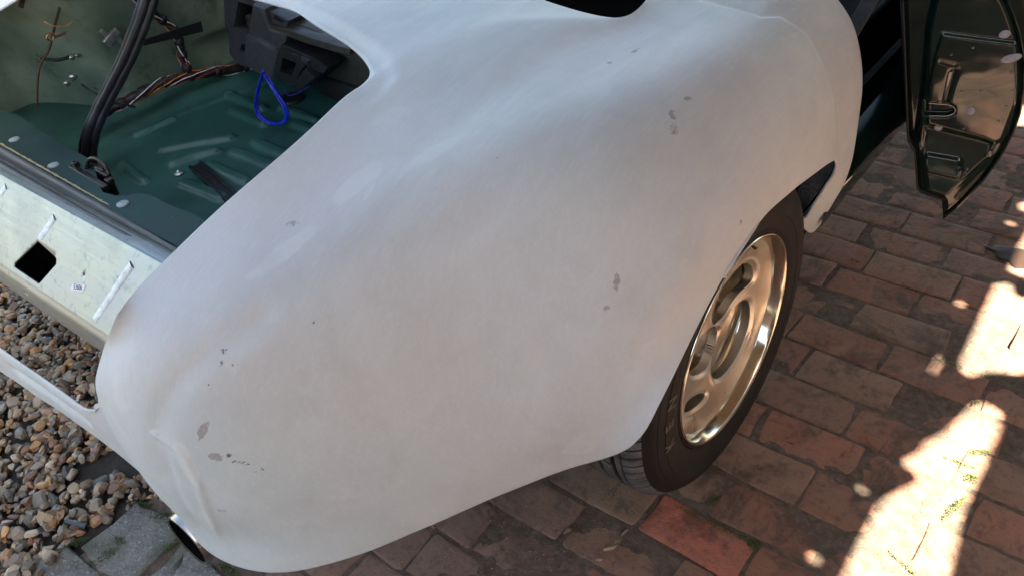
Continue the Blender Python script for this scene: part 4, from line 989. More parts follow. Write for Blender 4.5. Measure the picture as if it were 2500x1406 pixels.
# wear marks: r = bare filler, g = dark specks, b = fresher pale primer
W3 = np.zeros((nv, 4), np.float32); W3[:, 3] = 1
for x, y, z, r, ax, ay, az, el, ch, am in D['wear']:
    dl = co - np.array([x, y, z]); ad = np.array([ax, ay, az]); ad = ad / np.linalg.norm(ad)
    al = dl @ ad; pr = np.linalg.norm(dl - al[:, None] * ad, axis=1)
    e = np.sqrt((al / el) ** 2 + pr ** 2) / r
    W3[:, ch] = np.maximum(W3[:, ch], am * (1 - sst(0.6, 1.5, e)))
at = body_me.color_attributes.new('wear', 'FLOAT_COLOR', 'POINT')
at.data.foreach_set('color', W3.ravel())
body_me.materials.clear()
body = link('body_shell', body_me, M['primer'], car)
m = body.modifiers.new('shell', 'SOLIDIFY'); m.thickness = 0.005; m.offset = -1

# the wing on the far side, mirrored over the car's centre line
src = body_me.copy(); wm = body_me.copy()
bm = bmesh.new(); bm.from_mesh(wm)
kill = []
for f in bm.faces:
    c_ = f.calc_center_median() + body.location
    if c_.x < -0.53 or c_.y < -0.47: kill.append(f)
bmesh.ops.delete(bm, geom=kill, context='FACES')
for v_ in bm.verts: v_.co.x = -(v_.co.x + body.location.x) + 2 * -0.995; v_.co.y += body.location.y; v_.co.z += body.location.z
bmesh.ops.reverse_faces(bm, faces=bm.faces)
bm.to_mesh(wm); bm.free(); wm.materials.clear()
wing = link('far_side_wing', wm, M['primer'], car)
m = wing.modifiers.new('shell', 'SOLIDIFY'); m.thickness = 0.005; m.offset = -1

# ---- bumper beam
bm_ = D['beam']
Lf, Rt = [Vector(p) for p in bm_['left']], [Vector(p) for p in bm_['right']]
Lp, Rp = spline(Lf, 6), spline(Rt, 6)
nprof = len(Lp) - 1
hp = bm_['holes']
def bpos(s, t):
    k = min(nprof - 1, int(t * nprof)); u = t * nprof - k
    a = Lp[k].lerp(Lp[k + 1], u); b = Rp[k].lerp(Rp[k + 1], u)
    p = a.lerp(b, s)
    return p
def bf(s, t):
    p = bpos(s, t)
    if t > 0.995 or t < 0.005: return 1
    d = 1
    if p.y > -0.7035 or p.z > 0.47:
        d = min(inpoly((p.x, p.z), hp['square']) - 0.0035, d)
    for (x, z, r) in hp['round']: d = min(d, math.hypot(p.x - x, (p.z - z) * 1.1) - r)
    return d
Vb, Fb = clipgrid(bpos, bf, 300, 90)
beam = link('bumper_beam', mesh(Vb, Fb), M['alu'], car)
solid(beam, 0.004, 0)
for rb in bm_['ribs']:
    g = MB()
    P_ = [Vector(p) for p in rb]
    n_ = len(P_)
    S_ = spline(P_, 5); up_ = Vector((0, -0.81, 0.585)); vs = []
    for i, p in enumerate(S_):
        d = (S_[min(i + 1, len(S_) - 1)] - S_[max(i - 1, 0)]).normalized(); a_ = d.cross(up_).normalized(); w_ = 1 + 0.12 * noise.noise(Vector((i * 1.3, 0, 0)))
        for o_, h_ in ((-0.0115, -0.003), (-0.009, 0.0005), (-0.0055, 0.0022), (0.0, 0.0026), (0.0055, 0.0022), (0.009, 0.0005), (0.0115, -0.003)):
            vs.append(tuple(p + a_ * o_ * w_ + up_ * (h_ + 0.0004 * math.sin(i * 2.1 + o_ * 900))))
    g.add(vs, [(i * 7 + j, i * 7 + j + 1, (i + 1) * 7 + j + 1, (i + 1) * 7 + j) for i in range(len(S_) - 1) for j in range(6)])
    g.build('weld_seam', M['weld'], beam)
g = MB(); g.box((-1.08, -0.62, 0.465), (1.3, 0.01, 0.16)); g.box((-1.08, -0.66, 0.392), (1.3, 0.075, 0.006)); g.build('beam_backing', M['black_dull'], beam, False)
# sticker with its printed number
st = [Vector(p) for p in bm_['sticker']]      # four corners tl, tr, br, bl
nrm = (st[1] - st[0]).cross(st[3] - st[0]).normalized()
if nrm.z < 0: nrm = -nrm
g = MB(); lo = [p + nrm * 0.0024 for p in st]; hi = [p + nrm * 0.0030 for p in st]
g.add(lo + hi, [(0, 1, 2, 3), (4, 5, 6, 7), (0, 1, 5, 4), (1, 2, 6, 5), (2, 3, 7, 6), (3, 0, 4, 7)])
stk = g.build('paper_sticker', M['paper'], beam, False)
fc = bpy.data.curves.new('t', 'FONT'); fc.body = '53606'; fc.size = 1; fc.extrude = 0; fc.align_x = 'CENTER'; fc.align_y = 'CENTER'
fo = bpy.data.objects.new('t', fc); C.objects.link(fo)
fm = bpy.data.meshes.new_from_object(fo.evaluated_get(bpy.context.evaluated_depsgraph_get())); bpy.data.objects.remove(fo)
ex = (st[1] - st[0] + st[2] - st[3]) / 2; L_ = ex.length; ex.normalize(); ey = nrm.cross(ex)
MM = Matrix((ex * L_ * 0.27, ey * L_ * 0.34, nrm * L_ * 0.3)).transposed().to_4x4(); MM.translation = sum(st, Vector()) / 4 + nrm * 0.0034
fm.transform(MM); link('printed_number', fm, M['ink'], stk, False)

# ---- rear panel seal, glue line and ledge
sL, sR = Vector(D['seal'][0]), Vector(D['seal'][1])     # inner (glue) edge, left and right ends
bL, bR = Vector(D['seal'][2]), Vector(D['seal'][3])     # outer edge against the beam
g = MB(); prof = [(0, 0.0), (0.05, 0.009), (0.16, 0.016), (0.28, 0.014), (0.36, 0.002), (0.42, -0.007), (0.52, -0.009), (0.58, -0.002), (0.66, 0.008), (0.78, 0.010), (0.90, 0.004), (0.96, -0.004), (1.0, -0.006)]
vs = []; ns = 60
for i in range(ns + 1):
    a = sL.lerp(sR, i / ns); b = bL.lerp(bR, i / ns)
    for u, h in prof:
        p = a.lerp(b, u) + Vector((0, -0.35, 0.94)) * (h + 0.0007 * math.sin(i * 0.9 + u * 9)); vs.append(tuple(p))
m_ = len(prof)
g.add(vs, [(i * m_ + j, i * m_ + j + 1, (i + 1) * m_ + j + 1, (i + 1) * m_ + j) for i in range(ns) for j in range(m_ - 1)])
seal = g.build('boot_seal', M['seal'], car)
g = MB(); pts = []; rad = []
for i in range(160):
    u = i / 159; p = sL.lerp(sR, u) + Vector((0, 0.002 + 0.0012 * noise.noise(Vector((i * 0.7, 0, 0))), 0.004))
    pts.append(p); rad.append(max(0.0008, 0.0022 + 0.0022 * noise.noise(Vector((i * 0.45, 3, 1)))))
g.tube(pts, rad, 7); g.build('glue_line', M['glue'], seal)
g = MB()
P_ = [Vector(p) for p in D['ledge']]
top = MB()
n_ = len(P_)
low = [Vector((p.x, p.y + 0.025, 0.46)) for p in P_]
g.add([(p.x, p.y, p.z) for p in P_], [tuple(range(n_))])
st_ = D['ledge_n']                                     # first st_ points run along the inner edge
for i in range(st_ - 1):
    g.add([P_[i], P_[i + 1], low[i + 1], low[i]], [(0, 1, 2, 3)])
ledge = sharp(g.build('rear_ledge', greenmat('ledge_green', (0.004, 0.016, 0.016), (0.010, 0.050, 0.036), 0.55, 0.0), car))
for p in D['plugs']:
    g = MB(); g.lathe([(0, 0.0035), (0.008, 0.0034), (0.0115, 0.002), (0.012, 0.0)], 'z', 20, p); g.build('blanking_plug', M['steel_white'], ledge)
# boot latch
g = MB(); lx = Vector(D['latch'])
g.box(lx + Vector((0.0, -0.012, 0.004)), (0.15, 0.012, 0.012), Matrix.Rotation(-0.06, 3, 'Z'), 0.002)
g.box(lx + Vector((0.005, 0.012, -0.012)), (0.075, 0.012, 0.05), Matrix.Rotation(-0.06, 3, 'Z'), 0.003)
g.tube(spline([lx + Vector(a) for a in ((-0.035, 0.0, 0.0), (-0.02, 0.012, 0.028), (0.012, 0.016, 0.034), (0.038, 0.014, 0.018), (0.036, 0.006, -0.006))], 6), 0.0042, 10)
g.tube([lx + Vector((-0.02, 0.012, 0.012)), lx + Vector((0.02, 0.015, 0.012))], 0.006, 10)
g.box(lx + Vector((-0.062, -0.002, 0.012)), (0.012, 0.012, 0.012), None, 0.002); g.box(lx + Vector((0.062, 0.0, 0.008)), (0.014, 0.014, 0.012), None, 0.002)
g.build('boot_latch', simple('latch_steel', (0.06, 0.045, 0.04), 0.3, 0.8), car)

# ---- boot floor with pressed ribs
ribs = D['ribs']
def fz(x, y):
    z = 0.45; hm = 0.0
    for (x1, y1, x2, y2, w_, h_) in ribs:
        dx, dy = x2 - x1, y2 - y1; t = max(0, min(1, ((x - x1) * dx + (y - y1) * dy) / (dx * dx + dy * dy)))
        d = math.hypot(x - x1 - dx * t, y - y1 - dy * t)
        hm = max(hm, h_ * (1 - sm(w_ * 0.45, w_, d)))
    z += hm
    # shallow slope up to the tub along the left
    (ax, ay), (bx, by) = D['seam']
    sd = ((x - ax) * (by - ay) - (y - ay) * (bx - ax)) / math.hypot(bx - ax, by - ay)
    z += 0.030 * sm(0.0, 0.10, -sd) + 0.005 * sm(0, 0.004, -sd)
    return z
g = MB(); nx, ny = 340, 240; x0, x1, y0, y1 = -2.05, -0.15, -0.50, 0.62
vs = [(x0 + (x1 - x0) * i / nx, y0 + (y1 - y0) * j / ny, 0) for i in range(nx + 1) for j in range(ny + 1)]
vs = [(x, y, fz(x, y)) for x, y, _ in vs]
g.add(vs, [(i * (ny + 1) + j, (i + 1) * (ny + 1) + j, (i + 1) * (ny + 1) + j + 1, i * (ny + 1) + j + 1) for i in range(nx) for j in range(ny)])
floor = g.build('boot_floor', M['green'], car)
g = MB(); fp = Vector(D['floor_bolt']); g.lathe([(0, 0.009), (0.004, 0.008), (0.0055, 0.004), (0.006, 0.003), (0.0115, 0.0025), (0.012, 0)], 'z', 20, fp); g.build('bolt', M['bolt'], floor)
for p in D['grommets']:
    g = MB(); g.lathe([(0, 0.004), (0.024, 0.004), (0.030, 0.007), (0.036, 0.003), (0.037, 0)], 'z', 28, p); g.build('grommet', M['rubber'], floor)
# cross member along the seat bulkhead, and the dark bulkhead
for (a, b, sz, mt, nm) in D['crossbars']:
    A, B = Vector(a), Vector(b); d = (B - A); rz = math.atan2(d.y, d.x)
    g = MB(); g.box((A + B) / 2, (d.length, sz[0], sz[1]), Matrix.Rotation(rz, 3, 'Z'), 0.006); g.build(nm, M[mt], car)

# ---- inner wing / wheel tub on the far side
def wpos(s, t):
    y = -0.62 + 1.5 * s; z = 0.44 + 0.42 * t
    x = -1.60 - 0.30 * (1 - sm(-0.33, -0.17, y + 0.10 * (t - 0.4)))
    x += -0.035 + 0.075 * t * t
    x -= 0.012 * math.exp(-((y - 0.09 - 0.12 * t) / 0.018) ** 2) * sm(0.35, 0.6, t)
    x -= 0.012 * math.exp(-((y - 0.19 - 0.12 * t) / 0.018) ** 2) * sm(0.35, 0.6, t)
    x += 0.022 * sm(0.02, 0.10, y - 0.04 + 0.1 * t) * sm(0.30, 0.36, t)
    x += 0.010 * noise.noise(Vector((y * 5, z * 5, 3)))
    return (x, y, z)
Vw, Fw = clipgrid(wpos, lambda s, t: 1, 160, 60)
link('inner_wing', mesh(Vw, Fw), M['green_wall'], car)
# rear closing panels so that the boot is a closed box
g = MB()
g.box((-1.0, 0.64, 0.62), (1.7, 0.02, 0.44))
g.build('bulkhead', M['black'], car, False)
# clip on the tub
for nm, mt, tubes, boxes in D['fittings']:
    g = MB()
    for P_, r_ in tubes: g.tube(spline(P_, 5) if len(P_) > 2 else P_, r_, 10)
    for c, sz, rz in boxes: g.box(c, sz, Matrix.Rotation(rz[2], 3, 'Z') @ Matrix.Rotation(rz[1], 3, 'Y') @ Matrix.Rotation(rz[0], 3, 'X'), min(sz) * 0.2)
    g.build(nm, M[mt], car)
# wiring loom
loom = None
for path, r0 in D['loom']:
    P_ = spline(path, 10); n_ = len(P_)
    g = MB(); g.tube(P_, [r0 * (0.92 + 0.12 * math.sin(i * 0.8)) for i in range(n_)], 10)
    if loom is None: loom = g.build('wiring_loom', M['harness'], car)
    else:
        g.build('loom_branch', M['harness'], loom)
    cols = ['wire_red', 'wire_white', 'wire_orange', 'wire_brown', 'wire_white']
    for w_, cname in enumerate(cols):
        g = MB(); pp = []
        for i, p in enumerate(P_):
            d = (P_[min(i + 1, n_ - 1)] - P_[max(i - 1, 0)]).normalized(); a = d.cross(Vector((0, 0, 1))).normalized(); b = a.cross(d)
            t = w_ * 0.9 + i * 0.10
            pp.append(p + (a * math.cos(t) + b * math.sin(t)) * r0 * (1.0 + 0.10 * math.sin(i * 0.55 + w_)))
        g.tube(pp, 0.0016, 6); g.build('wire', M[cname], loom)
    for i in range(5, n_ - 4, 13 if r0 > 0.012 else 10):
        g = MB(); d = (P_[i + 1] - P_[i - 1]).normalized()
        g.tube([P_[i] - d * 0.009, P_[i] - d * 0.004, P_[i] + d * 0.004, P_[i] + d * 0.009], [r0 * 1.02, r0 * 1.16, r0 * 1.16, r0 * 1.02], 12); g.build('loom_band', M['harness'], loom)
g = MB(); P_ = [Vector(p) for p in D['tape']]; off = Vector((0.004, -0.001, 0.001))
g.add([p for p in P_] + [p + off for p in P_], [(0, 1, 2, 3), (4, 5, 6, 7), (0, 1, 5, 4), (1, 2, 6, 5), (2, 3, 7, 6), (3, 0, 4, 7)])
g.build('fixing_tape', M['black'], loom, False)

# ---- black plastic housings under the deck
hs = empty('heater_housing', tuple(D['housing_at'])); hs.parent = car; hs.matrix_parent_inverse = Matrix.Translation(-Vector(car.location)); WL[hs.name] = Vector(hs.location)
for nm, mt, y, depth, outer, holes, bev in D['housing']:
    me = flat_poly([(x, z) for x, z in outer], [[(x, z) for x, z in h] for h in holes], (0, y, 0), (1, 0, 0), (0, 0, 1), depth, bev)
    sharp(link(nm, me, M[mt], hs), 40)

# ---- exhaust
g = MB(); ec = D['exhaust']
g.lathe([(0.047, 0.0), (0.050, -0.002), (0.053, 0.0), (0.053, 0.16), (0.030, 0.20), (0.028, 0.5)], 'y', 40, ec)
ext = g.build('exhaust_pipe', M['chrome'], car)
g = MB(); g.lathe([(0.0465, 0.001), (0.046, 0.06), (0.046, 0.15), (0, 0.15)], 'y', 40, ec); g.build('exhaust_bore', M['black_dull'], ext)

# ---- floor pan and arch liner under the shell keep the daylight out
g = MB()
g.box((-1.0, 0.15, 0.40), (1.2, 0.9, 0.02)); g.build('under_tray', M['black_dull'], car, False)
g = MB(); nx = 40; vs = []
for i in range(nx + 1):
    t = R(-8) + R(196) * i / nx
    for x in (0.018, -0.05, -0.30): vs.append((x if x > 0 else x, 0.375 * math.cos(t) * (0.92 if x > 0 else 1), 0.3055 + (0.375 if x < 0 else 0.33) * math.sin(t) * (0.92 if x > 0 else 1)))
g = MB()
cl = spline(D['liner'], 5)
vs = []
vk = []
for (x, y, z) in cl:
    ry = Vector((0, y, z - 0.3255)); rr = ry.length; u = ry / rr
    for dx, dr in ((-0.022, 0.006), (-0.030, 0.005), (-0.045, 0.004), (-0.062, 0.004)):
        vs.append(tuple(Vector((x + dx, 0, 0.3255)) + u * (rr + dr)))
    for dx, dr in ((-0.060, 0.003), (-0.09, 0.012), (-0.16, 0.018), (-0.30, 0.02)):
        vk.append(tuple(Vector((x + dx, 0, 0.3255)) + u * (rr + dr)))
fl_ = [(i * 4 + j, (i + 1) * 4 + j, (i + 1) * 4 + j + 1, i * 4 + j + 1) for i in range(len(cl) - 1) for j in range(3)]
g.add(vs, fl_)
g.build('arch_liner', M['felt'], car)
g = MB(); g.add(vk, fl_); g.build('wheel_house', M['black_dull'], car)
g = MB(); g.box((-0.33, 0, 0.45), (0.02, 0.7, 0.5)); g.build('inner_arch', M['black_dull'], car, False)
g = MB(); g.tube([(-0.12, 0.30, 0.42), (-0.16, 0.36, 0.30)], 0.022, 12); g.tube([(-0.14, 0.20, 0.50), (-0.14, 0.20, 0.2)], 0.03, 14); g.build('suspension_strut', M['brown_metal'], car)

# ---- cockpit tub, sill, door aperture
g = MB()
g.box((-0.55, 1.2, 0.30), (1.0, 1.9, 0.03)); g.box((-0.62, 0.48, 0.50), (0.72, 0.03, 0.55)); g.box((-0.8, 1.2, 0.42), (0.22, 1.9, 0.26))
g.build('cockpit_tub', M['black_dull'], car, False)
# sill
g = MB()
pr = [(-0.025, 0.30), (-0.022, 0.335), (-0.026, 0.372), (-0.038, 0.386), (-0.060, 0.392), (-0.120, 0.393), (-0.135, 0.385), (-0.138, 0.30)]
ys = [0.44, 0.9, 1.5, 2.4]
vs = [(x, y, z) for y in ys for x, z in pr]; m_ = len(pr)
g.add(vs, [(i * m_ + j, i * m_ + j + 1, (i + 1) * m_ + j + 1, (i + 1) * m_ + j) for i in range(3) for j in range(m_ - 1)])
sharp(g.build('sill', M['green_gloss'], car), 50)
g = MB()
g.box((-0.165, 1.1, 0.46), (0.02, 1.3, 0.16), None, 0.008)
g.build('sill_trim', M['black_dull'], car)
g = MB(); g.box(tuple(D['strap'][0]), (0.03, 0.012, 0.34), Matrix.Rotation(0.35, 3, 'Y'), 0.003)
g.build('belt_strap', simple('strap_webbing', (0.030, 0.038, 0.045), 0.7, sc=200), car)

# ---- the open door, seen on its shut face
dn = Vector((0.342, -0.94, 0)).normalized(); de = Vector((0.94, 0.342, 0)).normalized(); d0 = Vector((0.155, 0.74, 0))
door = empty('door', (-0.10, 1.5, 0.3)); door.parent = car; door.matrix_parent_inverse = Matrix.Translation(-Vector(car.location)); WL[door.name] = Vector(door.location)
DD = D['door']
ol = [tuple(p) for p in DD['outline']]
A0, A1 = min(p[0] for p in ol) - 0.01, max(p[0] for p in ol) + 0.01
Z0, Z1 = min(p[1] for p in ol) - 0.01, max(p[1] for p in ol) + 0.01
def dh(a, z):
    h = 0.0
    for pl, dep, wd in DD['regions']:
        d = inpoly((a, z), pl); h += dep * (1 - sm(-wd, wd, d))
    for x1, y1, x2, y2, w_, dep in DD['lines']:
        dx, dy = x2 - x1, y2 - y1; t = max(0, min(1, ((a - x1) * dx + (z - y1) * dy) / (dx * dx + dy * dy)))
        h += dep * math.exp(-(math.hypot(a - x1 - dx * t, z - y1 - dy * t) / w_) ** 2)
    h -= 0.24 * (z - DD['tilt_z']) * (1 - sm(-0.006, 0.006, inpoly((a, z), DD['regions'][2][0])))
    d = -inpoly((a, z), ol)
    h -= 0.010 * (1 - sm(0.0, 0.010, d))
    h += 0.0012 * noise.noise(Vector((a * 9, z * 7, 2)))
    return h
def dpos(s, t):
    a, z = A0 + (A1 - A0) * s, Z0 + (Z1 - Z0) * t
    p = d0 + de * a + dn * dh(a, z); p.z = z; return p
Vd, Fd = clipgrid(dpos, lambda s, t: -inpoly((A0 + (A1 - A0) * s, Z0 + (Z1 - Z0) * t), ol), 150, 240)
shut = link('shut_face', mesh(Vd, Fd), M['green_gloss'], door)
solid(shut, 0.004)
# outer skin running forward from the shut face
g = MB(); sk = [Vector((*((d0 + de * a - dn * 0.002)[:2]), z)) for a, z in DD['skin']]
back = [p - dn * 0.80 + de * 0.03 for p in sk]
mid = [p - dn * 0.35 + de * 0.05 for p in sk]
n_ = len(sk)
g.add(sk + mid + back, [(i + r_ * n_, i + 1 + r_ * n_, i + 1 + (r_ + 1) * n_, i + (r_ + 1) * n_) for r_ in range(2) for i in range(n_ - 1)])
solid(g.build('outer_skin', M['green_gloss'], door), 0.004, 0)
g = MB(); sk = [Vector((*((d0 + de * a)[:2]), z)) for a, z in DD['inner']]
n_ = len(sk); back = [p - dn * 0.78 for p in sk]
g.add(sk + back, [(i, i + 1, i + 1 + n_, i + n_) for i in range(n_ - 1)])
solid(g.build('inner_panel', M['black'], door), 0.004, 0)
RX = Matrix((de, dn.cross(de) * -1, dn)).transposed()
for nm, mt, a, z, r_, el, dz in DD['plugs']:
    g = MB(); g.lathe([(0, 0.0035), (r_ * 0.35, 0.0035), (r_ * 0.42, 0.0018), (r_ * 0.62, 0.0022), (r_ * 0.9, 0.0018), (r_, 0.0)], 'z', 24)
    ca, sa = math.cos(0.35), math.sin(0.35)
    out = []
    for x, y, zz in g.V:
        if el > 1: x *= el; x, y = x * ca - y * sa, x * sa + y * ca
        p = d0 + de * (a + x) + dn * (dh(a, z) + zz + dz); p.z = z + y; out.append(tuple(p))
    g.V = out; g.build(nm, M[mt], door)
g = MB()
P_ = [d0 + de * a + dn * (dh(a, z) * 0 + 0.0015) + Vector((0, 0, z)) for a, z in DD['ushape']]
g.tube(spline(P_, 6), 0.0013, 8); g.build('latch_surround', M['chrome'], door)
for a, z in DD['specks']:
    g = MB(); p = d0 + de * a + dn * (dh(a, z) + 0.0008); p.z = z; g.lathe([(0, 0.0012), (0.0022, 0.0008), (0.0026, -0.001)], 'y', 10, p)
    g.build('screw_hole', M['bolt'], door)

# ---- the wheel
wheel = empty('wheel', (-0.09, 0, 0.3255)); wheel.parent = car; wheel.matrix_parent_inverse = Matrix.Translation(-Vector(car.location)); WL[wheel.name] = Vector(wheel.location)
WC = (0, 0, 0.3255)
side = [(0.2030, -0.006), (0.2065, -0.0015), (0.2090, -0.0008), (0.2110, -0.0030), (0.2135, -0.0005), (0.225, 0.0025), (0.240, 0.0048), (0.2405, 0.0058), (0.262, 0.0058), (0.2625, 0.0045), (0.272, 0.003), (0.280, 0.0005), (0.2805, -0.0008), (0.288, -0.003), (0.296, -0.009), (0.303, -0.016)]
side = side[:6] + side[6:]
inner = [(0.303, -0.181), (0.29, -0.194), (0.26, -0.203), (0.225, -0.198), (0.203, -0.188)]
g = MB(); g.lathe(side, 'x', 160, WC); g.lathe(inner, 'x', 120, WC); tyre = sharp(g.build('tyre', M['tyre'], wheel), 50)
# tread: grooves round it and sipes across it
xs = []; x = -0.016
while x > -0.1812: xs.append(x); x -= 0.0015
ang = []; NS = 88
for k in range(NS):
    a0 = 2 * math.pi * k / NS
    for f_ in (0, 0.14, 0.28, 0.37, 0.41, 0.44, 0.49, 0.54, 0.57, 0.61, 0.76, 0.88): ang.append((a0 + f_ * 2 * math.pi / NS, f_, k))
def tr(x, f_, k):
    u = (x + 0.0985) / 0.0825
    r = 0.3198 - 0.0168 * max(0, (abs(u) - 0.62) / 0.38) ** 2.2
    for gx, gw, gd in ((-0.048, 0.0020, 0.003), (-0.066, 0.0048, 0.0075), (-0.098, 0.0048, 0.0075), (-0.131, 0.0048, 0.0075), (-0.150, 0.0020, 0.003)):
        r -= gd * (1 - sm(gw * 0.6, gw * 1.1, abs(x - gx)))
    dx = 0.012 * (x + 0.03)
    deep = 0.0
    if x > -0.047: deep = 0.0060 if k % 2 else 0.0040
    elif -0.096 < x < -0.070: deep = 0.004 if k % 3 else 0.0
    elif x < -0.151: deep = 0.0042 if k % 2 else 0.002
    elif -0.129 < x < -0.101: deep = 0.0018 if k % 3 == 1 else 0
    r -= deep * (1 - sm(0.06, 0.10, abs(f_ - 0.49)))
    return r
V, F, TD = [], [], []
na = len(ang); nx = len(xs)
for a, f_, k in ang:
    for x in xs:
        aa = a + (0.5 * (x + 0.03) if x > -0.047 else 0.25 * math.sin(x * 60)) * 0.25
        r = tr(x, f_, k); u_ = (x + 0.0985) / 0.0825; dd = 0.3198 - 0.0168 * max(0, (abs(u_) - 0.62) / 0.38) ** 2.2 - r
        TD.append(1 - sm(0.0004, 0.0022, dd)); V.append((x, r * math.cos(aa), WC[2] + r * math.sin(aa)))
for i in range(na):
    for j in range(nx - 1):
        F.append((i * nx + j, ((i + 1) % na) * nx + j, ((i + 1) % na) * nx + j + 1, i * nx + j + 1))
tm = mesh(V, F); at = tm.color_attributes.new('dust_groove_shade', 'FLOAT_COLOR', 'POINT'); at.data.foreach_set('color', np.array([(d, d, d, 1) for d in TD], dtype=np.float32).ravel()); bm = bmesh.new(); bm.from_mesh(tm); bmesh.ops.recalc_face_normals(bm, faces=bm.faces); bm.to_mesh(tm); bm.free()
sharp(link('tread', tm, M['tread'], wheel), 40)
# raised lettering on the sidewall
for ch, th in D['tyre_text']:
    fc = bpy.data.curves.new('t', 'FONT'); fc.body = ch; fc.size = 0.034; fc.extrude = 0.0007; fc.align_x = 'CENTER'; fc.align_y = 'CENTER'; fc.offset = 0.0006
    fo = bpy.data.objects.new('t', fc); C.objects.link(fo)
    fm = bpy.data.meshes.new_from_object(fo.evaluated_get(bpy.context.evaluated_depsgraph_get())); bpy.data.objects.remove(fo)
    t = R(th); up = Vector((0, math.cos(t), math.sin(t))); rt = Vector((0, math.sin(t), -math.cos(t)))
    MM = Matrix((rt, up, rt.cross(up))).transposed().to_4x4(); MM.translation = Vector((0.0062, 0.2512 * math.cos(t), WC[2] + 0.2512 * math.sin(t)))
    fm.transform(MM); link('sidewall_letter', fm, simple('letter_rubber', (0.075, 0.062, 0.045), 0.55) if 'letter_rubber' not in bpy.data.materials else bpy.data.materials['letter_rubber'], wheel, False)
# rim: lip and barrel
g = MB()
g.lathe([(0.2035, -0.008), (0.2045, -0.002), (0.2030, 0.0015), (0.2005, 0.001), (0.1975, -0.003), (0.1945, -0.010), (0.1915, -0.016), (0.1900, -0.022), (0.1890, -0.030), (0.1850, -0.040), (0.1780, -0.052), (0.1740, -0.065), (0.1720, -0.09), (0.1720, -0.18)], 'x', 180, WC)
rim = g.build('rim', M['rim'], wheel)
# face: a dished disc with openings, drawn as signed distances
WF = D['wheel_face']
def prof(r):
    return -0.060 + 0.016 * sm(0.03, 0.14, r) + 0.020 * (max(0, r - 0.085) / 0.10) ** 1.3 + 0.010 * math.exp(-(r / 0.035) ** 2)
def ell(p, e):
    cx, cy, a, b, th = e
    c, s_ = math.cos(th), math.sin(th); x = (p[0] - cx) * c + (p[1] - cy) * s_; y = -(p[0] - cx) * s_ + (p[1] - cy) * c
    k = math.sqrt((x / a) ** 2 + (y / b) ** 2)
    return (k - 1) * min(a, b)
def soften(P_, n):
    for _ in range(n): P_ = [((P_[i - 1][0] + 2 * P_[i][0] + P_[(i + 1) % len(P_)][0]) / 4, (P_[i - 1][1] + 2 * P_[i][1] + P_[(i + 1) % len(P_)][1]) / 4) for i in range(len(P_))]
    return P_
WPS = [soften([(p.x, p.y) for p in spline([(a, b, 0) for a, b in pl], 4, True)], 14) for pl in WF['polys']]
def wf(y, z):
    return min(inpoly((y, z), p) - 0.003 for p in WPS)
RO = 0.1895
def fpos(s, t):
    a = 2 * math.pi * s; r = 0.006 + (RO - 0.006) * t
    y, z = r * math.cos(a), r * math.sin(a)
    f_ = wf(y, z)
    x = prof(r) + 0.0012 * math.exp(-((f_ - 0.007) / 0.004) ** 2) - 0.0032 * math.exp(-(max(0, f_) / 0.0050) ** 2)
    return (x, y, WC[2] + z)
Vf, Ff = clipgrid(fpos, lambda s, t: wf((0.006 + (RO - 0.006) * t) * math.cos(2 * math.pi * s), (0.006 + (RO - 0.006) * t) * math.sin(2 * math.pi * s)), 420, 80, True)
fm = mesh(Vf, Ff); bm = bmesh.new(); bm.from_mesh(fm); bmesh.ops.recalc_face_normals(bm, faces=bm.faces)
eb = [e for e in bm.edges if len(e.link_faces) == 1]
for rep in range(3):                                    # walls of the openings, straight back
    ex_ = bmesh.ops.extrude_edge_only(bm, edges=eb)['geom']
    for v_ in [g_ for g_ in ex_ if isinstance(g_, bmesh.types.BMVert)]: v_.co.x -= 0.006
    eb = [g_ for g_ in ex_ if isinstance(g_, bmesh.types.BMEdge) and len(g_.link_faces) == 1]
bm.to_mesh(fm); bm.free()
face = link('wheel_face', fm, M['rim_face'], wheel)
sharp(face, 40)
g = MB(); g.lathe([(0.0, -0.075), (0.055, -0.075), (0.075, -0.082), (0.10, -0.088), (0.105, -0.10), (0.135, -0.104), (0.137, -0.13)], 'x', 90, WC)
g.build('brake_drum', M['drum'], wheel)
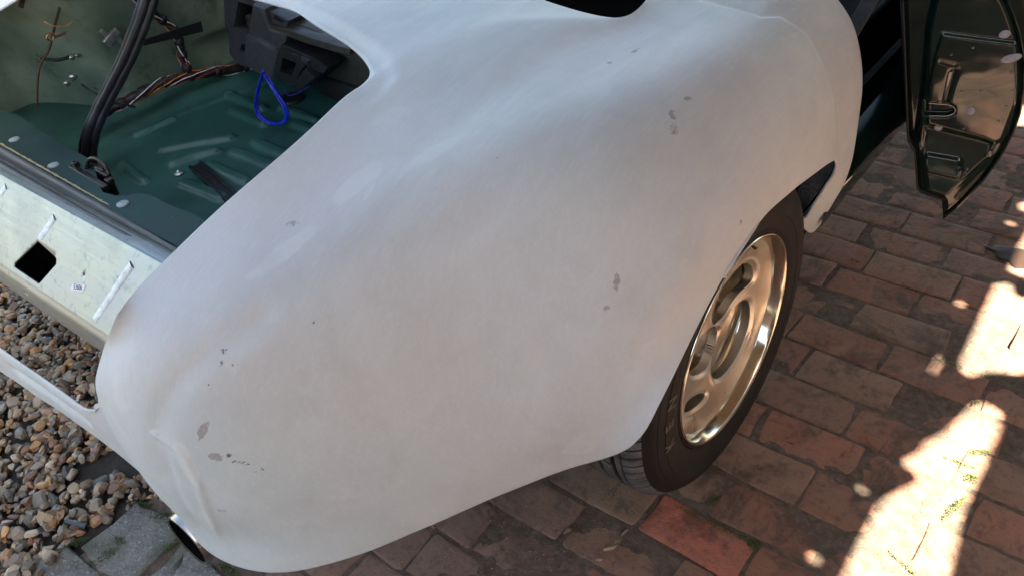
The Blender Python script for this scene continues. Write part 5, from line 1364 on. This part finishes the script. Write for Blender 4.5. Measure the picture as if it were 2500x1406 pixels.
for th in (-18, -72, 54, 126, 198):
    t = R(th); g = MB()
    for k in range(10):
        cc = (-0.098 + k * 0.0032, math.cos(t) * 0.105, WC[2] + math.sin(t) * 0.105)
        g.lathe([(0.0, 0), (0.0150 - k * 0.0004, 0), (0.0165 - k * 0.0004, 0.0014), (0.0150 - k * 0.0004, 0.0028), (0, 0.0030)], 'x', 16, cc)
    g.build('wheel_bolt', M['drum'], wheel)
g = MB(); t = R(62); g.tube([(-0.03, 0.176 * math.cos(t), WC[2] + 0.176 * math.sin(t)), (-0.014, 0.171 * math.cos(t), WC[2] + 0.171 * math.sin(t))], 0.0028, 12); g.build('tyre_valve', M['black'], wheel)

# ================================================================ loose things in and on the car
g = MB(); P_ = spline(D['strip'], 8)
n_ = len(P_)
offs = [Vector((0.0, 0.0, 0.0)), Vector((0.016, 0.010, 0.0)), Vector((-0.014, -0.008, -0.003))]
for o_, r_ in zip(offs, (0.0115, 0.0085, 0.006)):
    g.tube([p + o_ for p in P_], [r_ * (1 + 0.05 * math.sin(i * 0.9)) for i in range(n_)], 12)
tag(g.build('rubber_seal_strip', M['rubber']), 'long black rubber seal strip hanging down into the boot in front of the green wing', 'rubber strip')
g = MB(); A, B = [Vector(p) for p in D['floor_strip']]
d = (B - A).normalized(); sdv = d.cross(Vector((0, 0, 1))).normalized()
for o_, sz in ((0.0, 0.006), (0.013, 0.011), (-0.013, 0.011)):
    c = (A + B) / 2 + sdv * o_ + Vector((0, 0, sz / 2)); g.box(c, ((B - A).length, 0.006 if o_ else 0.03, sz), Matrix.Rotation(math.atan2(d.y, d.x), 3, 'Z'), 0.0015)
tag(g.build('rubber_channel', M['rubber']), 'short black channel section lying on the green boot floor', 'rubber strip')
g = MB(); P_ = [Vector(p) for p in D['blue']]
for k in range(4):
    g.tube(spline([p + Vector((0.0035 * math.sin(k * 1.7 + i * 0.5), 0.004 * math.cos(k * 2.1 + i * 0.4), 0.003 * math.sin(k * 2.3 + i * 0.3))) for i, p in enumerate(P_)], 10), 0.0022, 8)
tag(g.build('blue_cable', M['blue']), 'bundled loop of bright blue cable hanging below the black housing', 'cable')
g = MB(); g.tube(spline(D['violet'], 8), 0.0017, 8)
tag(g.build('violet_wire', M['wire_violet']), 'single violet wire curving from the black housing to the boot floor', 'wire')
